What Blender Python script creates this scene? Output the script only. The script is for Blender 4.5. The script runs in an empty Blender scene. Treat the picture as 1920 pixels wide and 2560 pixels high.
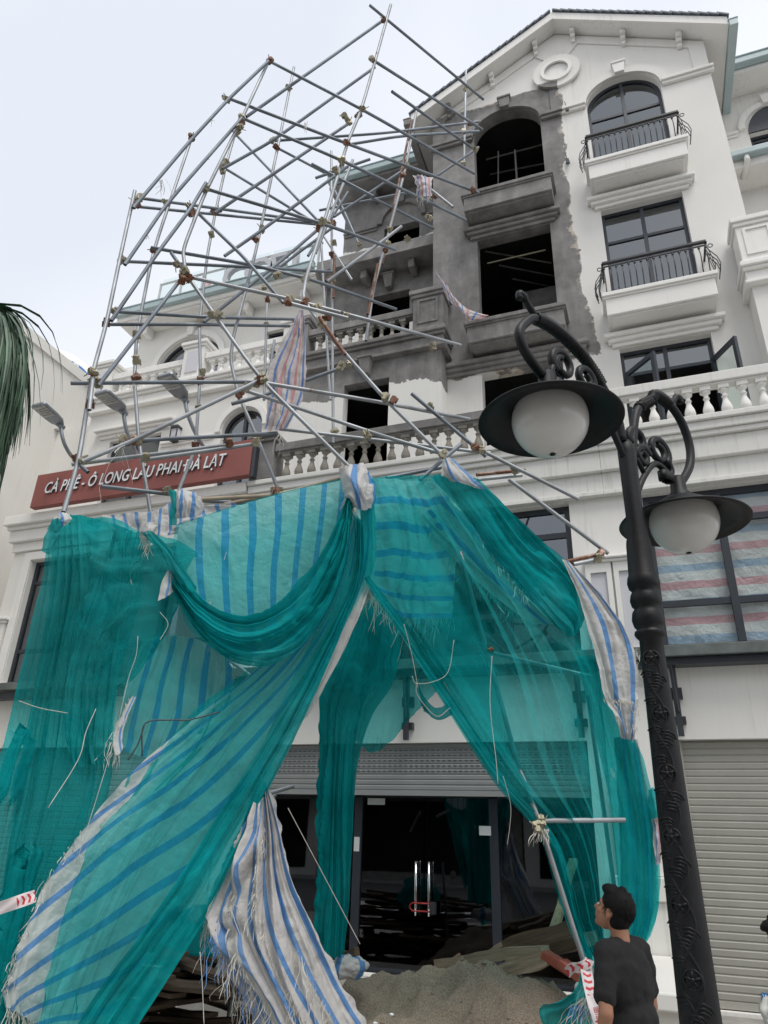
import bpy, bmesh, math, random
from math import radians, sin, cos, pi, sqrt, atan2
from mathutils import Vector, Matrix
random.seed(7)
S = bpy.context.scene
COL = S.collection
# ------------------------------------------------------------------ camera
F_PX = 1768.0
CAM = Vector((0, 0, 1.7))
_p, _r, _y = radians(24.48), radians(1.78), radians(-20.55)
FW = Vector((sin(_y)*cos(_p), cos(_y)*cos(_p), sin(_p)))
_r0 = Vector((cos(_y), -sin(_y), 0)); _u0 = _r0.cross(FW)
RT = cos(_r)*_r0 + sin(_r)*_u0
UP = -sin(_r)*_r0 + cos(_r)*_u0
cam = bpy.data.objects.new('camera', bpy.data.cameras.new('camera')); COL.objects.link(cam)
cam.data.sensor_fit = 'HORIZONTAL'; cam.data.sensor_width = 36; cam.data.lens = F_PX/1920*36
cam.data.clip_end = 2000; cam.data.clip_start = .05
M3 = Matrix((RT, UP, -FW)).transposed()
cam.matrix_world = Matrix.Translation(CAM) @ M3.to_4x4()
S.camera = cam
# ------------------------------------------------------------------ world: bright overcast
W = bpy.data.worlds.new('World'); S.world = W; W.use_nodes = True
nt = W.node_tree; nt.nodes.clear()
SUN_EL, SUN_AZ = radians(63), radians(138)
def wn(t): return nt.nodes.new(t)
out = wn('ShaderNodeOutputWorld'); bg = wn('ShaderNodeBackground')
sky = wn('ShaderNodeTexSky'); sky.sky_type = 'NISHITA'; sky.sun_disc = False
sky.sun_elevation = SUN_EL; sky.sun_rotation = SUN_AZ; sky.dust_density = 3; sky.air_density = 1.2
tc = wn('ShaderNodeTexCoord'); nz = wn('ShaderNodeTexNoise'); nz.inputs['Scale'].default_value = 1.5
nz.inputs['Detail'].default_value = 3; nz.inputs['Roughness'].default_value = .42
nt.links.new(tc.outputs['Generated'], nz.inputs['Vector'])
rp = wn('ShaderNodeValToRGB'); rp.color_ramp.elements[0].position = .34; rp.color_ramp.elements[1].position = .64
rp.color_ramp.elements[0].color = (6.7, 7.05, 7.75, 1); rp.color_ramp.elements[1].color = (9.15, 9.3, 9.55, 1)
nt.links.new(nz.outputs['Fac'], rp.inputs['Fac'])
mx = wn('ShaderNodeMix'); mx.data_type = 'RGBA'; mx.inputs[0].default_value = .93
nt.links.new(sky.outputs[0], mx.inputs[6]); nt.links.new(rp.outputs[0], mx.inputs[7])
nt.links.new(mx.outputs[2], bg.inputs[0]); bg.inputs[1].default_value = .094
nt.links.new(bg.outputs[0], out.inputs[0])
# ------------------------------------------------------------------ sun (veiled)
sl = bpy.data.lights.new('sun', 'SUN'); sl.energy = 1.5; sl.angle = radians(25); sl.color = (1, .96, .9)
so = bpy.data.objects.new('sun', sl); COL.objects.link(so)
_d = Vector((sin(SUN_AZ)*cos(SUN_EL), cos(SUN_AZ)*cos(SUN_EL), sin(SUN_EL)))
so.rotation_euler = _d.to_track_quat('Z', 'Y').to_euler(); so.location = (0, -20, 30)
# ------------------------------------------------------------------ exposure
vs = S.view_settings; vs.view_transform = 'Standard'; vs.look = 'None'; vs.exposure = 0.45; vs.gamma = 1
S.cycles.transparent_max_bounces = 24; S.cycles.max_bounces = 6; S.cycles.diffuse_bounces = 3
# ------------------------------------------------------------------ helpers
def ray(px, py): return RT*((px-960)/F_PX) - UP*((py-1280)/F_PX) + FW
def at(px, py, Y):
    q = ray(px, py); return CAM + q*(Y/q.y)
def wloc(o):
    v = Vector((0, 0, 0))
    while o: v += o.location; o = o.parent
    return v
def tag(o, label=None, cat=None, group=None, kind=None):
    if label: o['label'] = label
    if cat: o['category'] = cat
    if group: o['group'] = group
    if kind: o['kind'] = kind
    return o
def thing(name, label, cat, loc=(0, 0, 0), group=None):
    o = bpy.data.objects.new(name, None); COL.objects.link(o); o.location = loc; o.empty_display_size = .1
    return tag(o, label, cat, group)
def put(name, me, parent=None, loc=None, rot=None, scale=None):
    o = bpy.data.objects.new(name, me); COL.objects.link(o)
    if parent: o.parent = parent
    if loc is not None: o.location = Vector(loc) - (wloc(parent) if parent else Vector())
    if rot is not None: o.rotation_euler = rot
    if scale is not None: o.scale = scale
    return o
class MB:
    def __init__(s): s.v = []; s.f = []; s.uv = None
    def add(s, vs, fs):
        n = len(s.v); s.v += [tuple(v) for v in vs]; s.f += [tuple(i+n for i in f) for f in fs]; return s
    def box(s, x0, x1, y0, y1, z0, z1):
        return s.add([(x0,y0,z0),(x1,y0,z0),(x1,y1,z0),(x0,y1,z0),(x0,y0,z1),(x1,y0,z1),(x1,y1,z1),(x0,y1,z1)],
                     [(3,2,1,0),(4,5,6,7),(0,1,5,4),(1,2,6,5),(2,3,7,6),(3,0,4,7)])
    def tube(s, pts, r, n=8, cap=True, hollow=False):
        pts = [Vector(p) for p in pts]; rs = r if isinstance(r, (list, tuple)) else [r]*len(pts)
        t0 = (pts[1]-pts[0]).normalized(); a = t0.orthogonal().normalized(); rings = []
        for i, p in enumerate(pts):
            if i == 0: t = t0
            elif i == len(pts)-1: t = (pts[i]-pts[i-1]).normalized()
            else: t = ((pts[i+1]-pts[i]).normalized()+(pts[i]-pts[i-1]).normalized()).normalized()
            a = (a - t*a.dot(t)).normalized(); b = t.cross(a)
            rings.append([p + (a*cos(2*pi*k/n)+b*sin(2*pi*k/n))*rs[i] for k in range(n)])
        vs = [v for R_ in rings for v in R_]; fs = []
        for i in range(len(pts)-1):
            for k in range(n):
                k2 = (k+1) % n; fs.append((i*n+k, i*n+k2, (i+1)*n+k2, (i+1)*n+k))
        if cap: fs.append(tuple(range(n-1, -1, -1))); fs.append(tuple((len(pts)-1)*n+k for k in range(n)))
        return s.add(vs, fs)
    def lathe(s, prof, c=(0, 0, 0), n=16):
        vs = []; fs = []
        for r, z in prof:
            for k in range(n): vs.append((c[0]+r*cos(2*pi*k/n), c[1]+r*sin(2*pi*k/n), c[2]+z))
        for i in range(len(prof)-1):
            for k in range(n):
                k2 = (k+1) % n; fs.append((i*n+k, i*n+k2, (i+1)*n+k2, (i+1)*n+k))
        return s.add(vs, fs)
    def prism(s, poly, y0, y1):      # polygon in XZ pushed along Y
        n = len(poly)
        return s.add([(x, y0, z) for x, z in poly]+[(x, y1, z) for x, z in poly],
                     [tuple(range(n)), tuple(range(2*n-1, n-1, -1))]+[(i, (i+1) % n, n+(i+1) % n, n+i) for i in range(n)])
    def mesh(s, name, mat, off=Vector((0, 0, 0)), smooth=False):
        me = bpy.data.meshes.new(name); o = Vector(off)
        me.from_pydata([tuple(Vector(v)-o) for v in s.v], [], s.f); me.update()
        bm = bmesh.new(); bm.from_mesh(me); bmesh.ops.recalc_face_normals(bm, faces=bm.faces); bm.to_mesh(me); bm.free()
        if mat: me.materials.append(mat)
        if smooth: me.polygons.foreach_set('use_smooth', [True]*len(me.polygons))
        return me
    def build(s, name, mat, parent=None, smooth=False):
        off = wloc(parent) if parent else Vector((0, 0, 0))
        return put(name, s.mesh(name, mat, off, smooth), parent)
def autosmooth(o, ang=40):
    me = o.data; bm = bmesh.new(); bm.from_mesh(me)
    for f in bm.faces: f.smooth = True
    for e in bm.edges:
        if len(e.link_faces) == 2 and e.calc_face_angle(0) > radians(ang): e.smooth = False
    bm.to_mesh(me); bm.free(); return o
def bevel(o, w=.01, seg=2):
    m = o.modifiers.new('bevel', 'BEVEL'); m.width = w; m.segments = seg; m.limit_method = 'ANGLE'; return o
def plate_mesh(outer, holes, y0, y1, mat, name='plate', off=Vector()):
    cu = bpy.data.curves.new('tmp', 'CURVE'); cu.dimensions = '2D'; cu.fill_mode = 'BOTH'; cu.extrude = (y1-y0)/2
    for pl in [outer]+list(holes):
        sp = cu.splines.new('POLY'); sp.points.add(len(pl)-1); sp.use_cyclic_u = True
        for i, (x, z) in enumerate(pl): sp.points[i].co = (x, z, 0, 1)
    ob = bpy.data.objects.new('tmp', cu); COL.objects.link(ob); bpy.context.view_layer.update()
    dg = bpy.context.evaluated_depsgraph_get()
    me = bpy.data.meshes.new_from_object(ob.evaluated_get(dg)); bpy.data.objects.remove(ob); bpy.data.curves.remove(cu)
    me.name = name; ym = (y0+y1)/2
    for v in me.vertices:
        x, z, d = v.co; v.co = (x-off.x, ym+d-off.y, z-off.z)
    bm = bmesh.new(); bm.from_mesh(me); bmesh.ops.remove_doubles(bm, verts=bm.verts, dist=.0005)
    bmesh.ops.recalc_face_normals(bm, faces=bm.faces); bm.to_mesh(me); bm.free()
    me.materials.clear(); me.materials.append(mat)
    me.polygons.foreach_set('use_smooth', [False]*len(me.polygons))
    return me
def plate(name, outer, holes, y0, y1, mat, parent):
    return put(name, plate_mesh(outer, holes, y0, y1, mat, name, wloc(parent)), parent)
def rect(x0, x1, z0, z1): return [(x0, z0), (x1, z0), (x1, z1), (x0, z1)]
def arch(x0, x1, z0, zs, zt, n=20):     # opening with an elliptical head
    c = (x0+x1)/2; a = (x1-x0)/2; b = zt-zs
    return [(x0, z0), (x1, z0)]+[(c+a*cos(pi*k/n), zs+b*sin(pi*k/n)) for k in range(n+1)]
# ------------------------------------------------------------------ materials
def mat(name):
    m = bpy.data.materials.new(name); m.use_nodes = True; t = m.node_tree; t.nodes.clear()
    o = t.nodes.new('ShaderNodeOutputMaterial'); b = t.nodes.new('ShaderNodeBsdfPrincipled'); t.links.new(b.outputs[0], o.inputs[0])
    return m, t, b, o
def N(t, kind, **kw):
    n = t.nodes.new(kind)
    for k, v in kw.items():
        if k in n.inputs: n.inputs[k].default_value = v
        else: setattr(n, k, v)
    return n
def L(t, a, b): t.links.new(a, b)
def pos(t, scale=(1, 1, 1)):
    g = N(t, 'ShaderNodeNewGeometry'); m = N(t, 'ShaderNodeMapping'); m.inputs['Scale'].default_value = scale
    L(t, g.outputs['Position'], m.inputs[0]); return m.outputs[0]
def objc(t, scale=(1, 1, 1)):
    g = N(t, 'ShaderNodeTexCoord'); m = N(t, 'ShaderNodeMapping'); m.inputs['Scale'].default_value = scale
    L(t, g.outputs['Object'], m.inputs[0]); return m.outputs[0]
def noise(t, vec, sc, det=4, rough=.55):
    n = N(t, 'ShaderNodeTexNoise'); n.inputs['Scale'].default_value = sc; n.inputs['Detail'].default_value = det
    n.inputs['Roughness'].default_value = rough
    if vec is not None: L(t, vec, n.inputs['Vector'])
    return n.outputs['Fac']
def ramp(t, fac, stops):
    r = N(t, 'ShaderNodeValToRGB'); e = r.color_ramp.elements
    while len(e) < len(stops): e.new(.5)
    for i, (p, c) in enumerate(stops):
        e[i].position = p; e[i].color = (c, c, c, 1) if isinstance(c, (int, float)) else (*c, 1)
    L(t, fac, r.inputs[0]); return r.outputs[0]
def mixc(t, fac, a, b, mode='MIX'):
    m = N(t, 'ShaderNodeMix'); m.data_type = 'RGBA'; m.blend_type = mode
    for s, i in ((fac, 0), (a, 6), (b, 7)):
        if isinstance(s, (int, float)): m.inputs[i].default_value = s if i == 0 else (s, s, s, 1)
        elif isinstance(s, tuple): m.inputs[i].default_value = (*s, 1)
        else: L(t, s, m.inputs[i])
    return m.outputs[2]
def math_(t, op, a, b=None, c=None):
    m = N(t, 'ShaderNodeMath'); m.operation = op
    for i, s in enumerate((a, b, c)):
        if s is None: continue
        if isinstance(s, (int, float)): m.inputs[i].default_value = s
        else: L(t, s, m.inputs[i])
    return m.outputs[0]
def bump(t, b, h, st=.3, d=.01):
    n = N(t, 'ShaderNodeBump'); n.inputs['Strength'].default_value = st; n.inputs['Distance'].default_value = d
    L(t, h, n.inputs['Height']); L(t, n.outputs[0], b.inputs['Normal'])
def simple(name, col, rough=.5, metal=0, var=.15, sc=4, bs=.1, stretch=(1, 1, 1), bsc=None, spec=.5):
    m, t, b, o = mat(name); v = pos(t, stretch); f = noise(t, v, sc, 5)
    lo = tuple(c*(1-var) for c in col); hi = tuple(min(1, c*(1+var)) for c in col)
    L(t, ramp(t, f, [(.3, lo), (.7, hi)]), b.inputs['Base Color'])
    b.inputs['Roughness'].default_value = rough; b.inputs['Metallic'].default_value = metal; b.inputs['Specular IOR Level'].default_value = spec
    if bs: bump(t, b, noise(t, v, bsc or sc*12, 4), bs, .005)
    return m
def white_nodes(t, v, base=(.77, .755, .72), streak=.5):
    f = noise(t, v, .9, 5); c = ramp(t, f, [(.3, tuple(x*.93 for x in base)), (.7, base)])
    mp = N(t, 'ShaderNodeMapping'); mp.inputs['Scale'].default_value = (9, 9, .5); L(t, v, mp.inputs[0])
    s = noise(t, mp.outputs[0], 2.2, 5, .65); s2 = noise(t, v, .55, 3)
    k = math_(t, 'MULTIPLY', ramp(t, s, [(.52, 0), (.8, 1)]), ramp(t, s2, [(.42, 0), (.7, 1)]))
    c = mixc(t, math_(t, 'MULTIPLY', k, streak), c, (.40, .385, .35))
    fine = noise(t, v, 60, 3); return c, fine
def white_mat(name, base=(.77, .755, .72), streak=.5):
    m, t, b, o = mat(name); v = pos(t); c, fine = white_nodes(t, v, base, streak)
    L(t, c, b.inputs['Base Color']); b.inputs['Roughness'].default_value = .72; bump(t, b, fine, .12, .004); return m
def burnt_nodes(t, v):
    f = noise(t, v, 1.1, 6, .6); g = noise(t, v, 5, 5, .6)
    c = ramp(t, f, [(.28, (.10, .097, .095)), (.5, (.19, .184, .18)), (.72, (.31, .30, .29))])
    mp = N(t, 'ShaderNodeMapping'); mp.inputs['Scale'].default_value = (3.5, 3.5, .6); L(t, v, mp.inputs[0]); st = noise(t, mp.outputs[0], 1.3, 5, .6)
    c = mixc(t, ramp(t, st, [(.48, 0), (.75, .75)]), c, (.36, .348, .335)); c = mixc(t, ramp(t, noise(t, v, .7, 4), [(.5, 0), (.75, .6)]), c, (.055, .052, .051))
    return mixc(t, .4, c, ramp(t, g, [(.3, (.10, .096, .094)), (.7, (.31, .30, .288))]))
M = {}
M['white'] = white_mat('white_wall_paint', (.785, .77, .735), .75)
M['trim'] = white_mat('white_trim_paint', (.81, .797, .765), .6)
M['stain'] = white_mat('stained_cornice_paint', (.72, .715, .685), 1.0)
M['cream'] = white_mat('cream_wall_paint', (.77, .755, .715), .3)
M['panel'] = white_mat('lilac_grey_panel_paint', (.60, .60, .64), .1)
def party_mat():
    m, t, b, o = mat('half_burnt_half_white_plaster'); v = pos(t)
    wc, fine = white_nodes(t, v); bc = burnt_nodes(t, v)
    sp = N(t, 'ShaderNodeSeparateXYZ'); L(t, v, sp.inputs[0]); x, z = sp.outputs[0], sp.outputs[2]
    n1 = math_(t, 'SUBTRACT', noise(t, v, 2.6, 6, .62), .5); n2 = math_(t, 'SUBTRACT', noise(t, v, 11, 5, .6), .5)
    n0 = math_(t, 'SUBTRACT', noise(t, v, .95, 3, .5), .5); wob = math_(t, 'ADD', math_(t, 'MULTIPLY', n0, .5), math_(t, 'ADD', math_(t, 'MULTIPLY', n1, .22), math_(t, 'MULTIPLY', n2, .07)))
    d1 = math_(t, 'SUBTRACT', math_(t, 'ADD', math_(t, 'MULTIPLY', math_(t, 'MAXIMUM', math_(t, 'SUBTRACT', 10.6, z), 0), .13), -.27), x)
    d2 = math_(t, 'SUBTRACT', 15.75, z)
    d3 = math_(t, 'SUBTRACT', z, 8.93)
    d = math_(t, 'ADD', math_(t, 'MINIMUM', math_(t, 'MINIMUM', d1, d2), d3), wob)
    c = mixc(t, ramp(t, d, [(.0, 0), (.012, 1)]), wc, bc)
    edge = math_(t, 'MULTIPLY', ramp(t, d, [(0, 0), (.01, 1)]), ramp(t, math_(t, 'ADD', d, math_(t, 'ADD', math_(t, 'MULTIPLY', n2, .2), math_(t, 'MULTIPLY', n1, .42))), [(.015, 1), (.05, 0)]))
    c = mixc(t, math_(t, 'MULTIPLY', edge, ramp(t, noise(t, v, 1.7, 4), [(.42, .15), (.6, 1)])), c, (.56, .49, .41))
    L(t, c, b.inputs['Base Color']); b.inputs['Roughness'].default_value = .85
    bump(t, b, math_(t, 'ADD', fine, math_(t, 'MULTIPLY', edge, 2)), .25, .01); return m
M['party'] = party_mat()
def burnt_mat(name, zl=None, zamp=.5, above=True, white=(.74, .735, .705)):
    m, t, b, o = mat(name); v = pos(t); bc = burnt_nodes(t, v)
    if zl is not None:
        wc, fine = white_nodes(t, v, white); sp = N(t, 'ShaderNodeSeparateXYZ'); L(t, v, sp.inputs[0])
        n1 = math_(t, 'SUBTRACT', noise(t, v, 1.6, 5, .6), .5)
        d = math_(t, 'ADD', math_(t, 'SUBTRACT', sp.outputs[2], zl), math_(t, 'MULTIPLY', n1, zamp))
        bc = mixc(t, ramp(t, d, [(0, 0), (.015, 1)]), wc, bc)
    L(t, bc, b.inputs['Base Color']); b.inputs['Roughness'].default_value = .9; bump(t, b, noise(t, v, 30, 5), .3, .008); return m
M['burnt'] = burnt_mat('smoked_grey_plaster')
M['burnt_f2'] = burnt_mat('plaster_white_below_smoke', 8.72, .8)
M['burnt_f3'] = burnt_mat('plaster_white_patch_under_smoke', 11.3, 1.2)
M['burnt_f4'] = burnt_mat('plaster_white_under_arch_smoke', 14.15, .5)
M['soot_shade'] = simple('soot_and_shade_interior', (.022, .021, .021), .95, var=.5, sc=2, bs=0)  # soot in the burnt rooms, painted room shade in the houses opposite
M['room'] = simple('room_shade_paint', (.10, .10, .10), .9, var=.2, sc=1, bs=0)  # dark grey puts room shade into the walls, so openings look black
M['baluster_grey'] = simple('bare_cement_baluster', (.24, .225, .195), .85, var=.25, sc=7, bs=.2)
M['frame'] = simple('charcoal_window_frame', (.028, .034, .045), .4, var=.1, sc=6, bs=0)
M['iron'] = simple('black_wrought_iron', (.03, .033, .04), .42, var=.2, sc=8, bs=.05)
M['tile'] = simple('blue_grey_roof_tile', (.13, .15, .18), .6, var=.3, sc=5, bs=.1)
M['gutter'] = simple('pale_green_gutter', (.36, .45, .46), .5, var=.08, sc=2, bs=0)
def glass_mat(name, tint=(.35, .38, .40), refl=1.0, ior=1.62):
    m, t, b, o = mat(name); t.nodes.remove(b)
    tr = N(t, 'ShaderNodeBsdfTransparent'); tr.inputs[0].default_value = (*tint, 1)
    gl = N(t, 'ShaderNodeBsdfGlossy'); gl.inputs['Roughness'].default_value = .02; gl.inputs[0].default_value = (.9, .95, 1, 1)
    fr = N(t, 'ShaderNodeFresnel'); fr.inputs[0].default_value = ior; mx_ = N(t, 'ShaderNodeMixShader')
    v = pos(t); bn = N(t, 'ShaderNodeBump'); bn.inputs['Strength'].default_value = .02; bn.inputs['Distance'].default_value = .02
    L(t, noise(t, v, 1.3, 2), bn.inputs['Height']); L(t, bn.outputs[0], gl.inputs['Normal'])
    gg = N(t, 'ShaderNodeNewGeometry'); L(t, math_(t, 'MULTIPLY', math_(t, 'MULTIPLY', fr.outputs[0], refl), math_(t, 'SUBTRACT', 1, gg.outputs['Backfacing'])), mx_.inputs[0]); L(t, tr.outputs[0], mx_.inputs[1]); L(t, gl.outputs[0], mx_.inputs[2])
    L(t, mx_.outputs[0], o.inputs[0]); return m
M['glass'] = glass_mat('window_glass', (.3, .33, .36), 1.0, 2.5)
M['clear'] = glass_mat('clear_balustrade_glass', (.92, .96, .95), .7)
M['doorglass'] = glass_mat('dark_shop_glass', (.34, .36, .36), 1.0, 1.75)
def slat_mat(name, col):
    return simple(name, col, .5, var=.06, sc=3, bs=.03)
M['shutter'] = slat_mat('warm_grey_shutter_paint', (.33, .322, .29))
M['shutter2'] = slat_mat('grey_shutter_paint', (.26, .27, .27))
M['concrete'] = simple('grey_concrete', (.28, .27, .25), .9, var=.25, sc=3, bs=.3)
def paving():
    m, t, b, o = mat('street_paving'); v = pos(t)
    br = N(t, 'ShaderNodeTexBrick'); br.inputs['Scale'].default_value = 2.5; br.inputs['Mortar Size'].default_value = .012
    br.inputs['Color1'].default_value = (.36, .345, .32, 1); br.inputs['Color2'].default_value = (.43, .415, .385, 1); br.inputs['Mortar'].default_value = (.1, .1, .095, 1)
    L(t, v, br.inputs['Vector']); d = noise(t, v, .6, 6)
    L(t, mixc(t, .6, br.outputs[0], ramp(t, d, [(.3, (.26, .25, .235)), (.7, (.46, .445, .415))])), b.inputs['Base Color']); b.inputs['Roughness'].default_value = .85
    bump(t, b, br.outputs['Fac'], -.3, .01); return m
M['paving'] = paving()
M['asphalt'] = simple('asphalt', (.11, .11, .11), .9, var=.3, sc=20, bs=.4)
M['steel'] = None
# ================================================================== SETTING
g = MB().box(-400, 400, -400, 400, -.5, -.2).build('ground', M['paving']); tag(g, kind='structure')
rd = MB().box(-400, 400, -14, -1.5, -.25, -.196).build('road', M['asphalt']); tag(rd, kind='structure')
X0 = -.22; YL = 8.64; YU = 10.0
BAL = {}
def baluster_mesh(mt, h=.43, key=''):
    k = (mt.name, h)
    if k not in BAL:
        s = h/.43
        b = MB().box(-.062, .062, -.062, .062, .375*s, .43*s).box(-.05, .05, -.05, .05, 0, .022*s)
        b.lathe([(0, .02), (.040, .022), (.060, .05), (.068, .09), (.060, .135), (.036, .20), (.027, .25), (.040, .262), (.040, .275), (.027, .288), (.028, .32), (.040, .335), (.055, .352), (.056, .372), (0, .376)] if s == 1 else
                [(r, z*s) for r, z in [(0, .02), (.040, .022), (.060, .05), (.068, .09), (.060, .135), (.036, .20), (.027, .25), (.040, .262), (.040, .275), (.027, .288), (.028, .32), (.040, .335), (.055, .352), (.056, .372), (0, .376)]], n=14)
        me = b.mesh('baluster', mt); 
        bm = bmesh.new(); bm.from_mesh(me)
        for f in bm.faces: f.smooth = len(f.verts) == 4 and abs(f.normal.z) < .97 and f.calc_area() < .0012
        bm.to_mesh(me); bm.free(); BAL[k] = me
    return BAL[k]
def balustrade(T, x0, x1, y, z0, mrail, mbal, step=.215, h=.43, rail=.17):
    b = MB().box(x0, x1, y-.10, y+.10, z0+h+.03, z0+h+rail).box(x0, x1, y-.075, y+.075, z0+h, z0+h+.03)
    p = bevel(b.build('balustrade', mrail, T), .012)
    n = int((x1-x0-.1)/step); x = (x0+x1)/2-(n-1)*step/2
    me = baluster_mesh(mbal, h)
    for i in range(n): put('baluster', me, p, (x+i*step, y, z0), (0, 0, random.uniform(-.06, .06)))
    return p
def ledge(T, name, x0, x1, y, z0, z1, mt, steps=3, grow=.05, back=.0, ends=True):
    b = MB(); h = (z1-z0)/steps
    for i in range(steps):
        e = grow*i if ends else 0
        b.box(x0-e, x1+e, y-grow*(i+1), y+back, z0+h*i, z0+h*(i+1)-.001)
    return bevel(b.build(name, mt, T), .012)
def window(T, x0, x1, z0, z1, y, cols, rows, fw=.055, name='window', glass='glass', archz=None, skip=()):
    """frame with mullions (one part) and one pane object for every light"""
    b = MB(); d0, d1 = y, y+.07
    if archz is None:
        b.box(x0, x0+fw, d0, d1, z0, z1).box(x1-fw, x1, d0, d1, z0, z1).box(x0+fw, x1-fw, d0, d1, z1-fw, z1).box(x0+fw, x1-fw, d0, d1, z0, z0+fw)
        zt = z1
    else:
        b.box(x0, x0+fw, d0, d1, z0, archz).box(x1-fw, x1, d0, d1, z0, archz).box(x0+fw, x1-fw, d0, d1, z0, z0+fw)
        c, a, h = (x0+x1)/2, (x1-x0)/2, z1-archz; n = 18
        for k in range(n):
            p, q = pi*k/n, pi*(k+1)/n
            po = [(c+a*cos(p), archz+h*sin(p)), (c+a*cos(q), archz+h*sin(q)), (c+(a-fw)*cos(q), archz+(h-fw)*sin(q)), (c+(a-fw)*cos(p), archz+(h-fw)*sin(p))]
            b.prism(po, d0, d1)
        zt = z1
    xs = [x0+(x1-x0)*c_ for c_ in cols]; zs = [z0+(z1-z0)*r_ for r_ in rows]
    for i, x in enumerate(xs[1:-1]):
        zz = zt-fw if archz is None else archz+(z1-archz)*sqrt(max(0, 1-((x-(x0+x1)/2)/((x1-x0)/2))**2))-fw*.6
        b.box(x-fw*.55, x+fw*.55, d0-.012, d1-.006, z0+fw, zz)
    for z in zs[1:-1]: b.box(x0+fw, x1-fw, d0+.008, d1-.012, z-fw*.5, z+fw*.5)
    w = b.build(name, M['frame'], T)
    for i in range(len(xs)-1):
        for j in range(len(zs)-1):
            if (i, j) in skip: continue
            if archz is not None and j == len(zs)-2:
                c, a, h = (x0+x1)/2, (x1-x0)/2, z1-archz; l, r_ = max(xs[i], x0+.01), min(xs[i+1], x1-.01); n = 10
                po = [(l, zs[j]), (r_, zs[j])]+[(r_+(l-r_)*k/n, archz+(h-.01)*sqrt(max(0, 1-(((r_+(l-r_)*k/n)-c)/a)**2))) for k in range(n+1)]
                MB().prism(po, y+.03, y+.036).build('pane', M[glass], w)
            else:
                MB().box(xs[i]+.004, xs[i+1]-.004, y+.03, y+.036, zs[j]+.004, zs[j+1]-.004).build('pane', M[glass], w)
    return w
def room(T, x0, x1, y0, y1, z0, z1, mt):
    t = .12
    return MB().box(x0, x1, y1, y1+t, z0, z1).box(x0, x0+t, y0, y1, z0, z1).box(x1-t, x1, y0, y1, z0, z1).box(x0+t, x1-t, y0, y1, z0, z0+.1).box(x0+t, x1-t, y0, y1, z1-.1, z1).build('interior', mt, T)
def iron_balcony_rail(T, x0, x1, y, yw, z0, h=.66):
    p = MB().box(x0, x1, y-.03, y+.03, z0+h-.035, z0+h).box(x0, x1, y-.012, y+.012, z0+h-.10, z0+h-.08).box(x0, x1, y-.012, y+.012, z0+.02, z0+.04).build('railing', M['iron'], T)
    prof = [(.0, .04), (.0, .10), (-.03, .2), (-.055, .30), (-.05, .38), (-.015, .46), (.01, .52), (0, h-.09)]
    me = MB().tube([(0, a, z) for a, z in prof], .009, 6).tube([(0, .012, h-.13), (0, -.012, h-.13)], .02, 6).mesh('railing_bar', M['iron'], smooth=True)
    n = int((x1-x0)/.098)
    for i in range(n+1): put('railing_bar', me, p, (x0+.02+(x1-x0-.04)*i/n, y, z0))
    for s, x in ((-1, x0), (1, x1)):       # bellied side returns with scrolls
        b = MB(); b.box(x-.015, x+.015, y, yw, z0+h-.035, z0+h-.003)
        for q in (.12, .3, .48):
            yy = y+(yw-y)*q
            b.tube([(x, yy, z0+h-.03), (x+s*.02, yy, z0+h-.14), (x+s*.13, yy+.02, z0+.36), (x+s*.16, yy+.02, z0+.22), (x+s*.12, yy, z0+.02)], .008, 5)
            b.tube([(x+s*.02, yy, z0+h-.1), (x+s*.1, yy+.12, z0+.3), (x+s*.05, yy+.06, z0+.02)], .007, 5)
        b.tube([(x+s*(.05+.035*cos(a*.6)), y, z0+h-.12+.035*sin(a*.6)) for a in range(11)], .008, 5)
        b.build('side_scroll', M['iron'], p, True)
    return p
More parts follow.
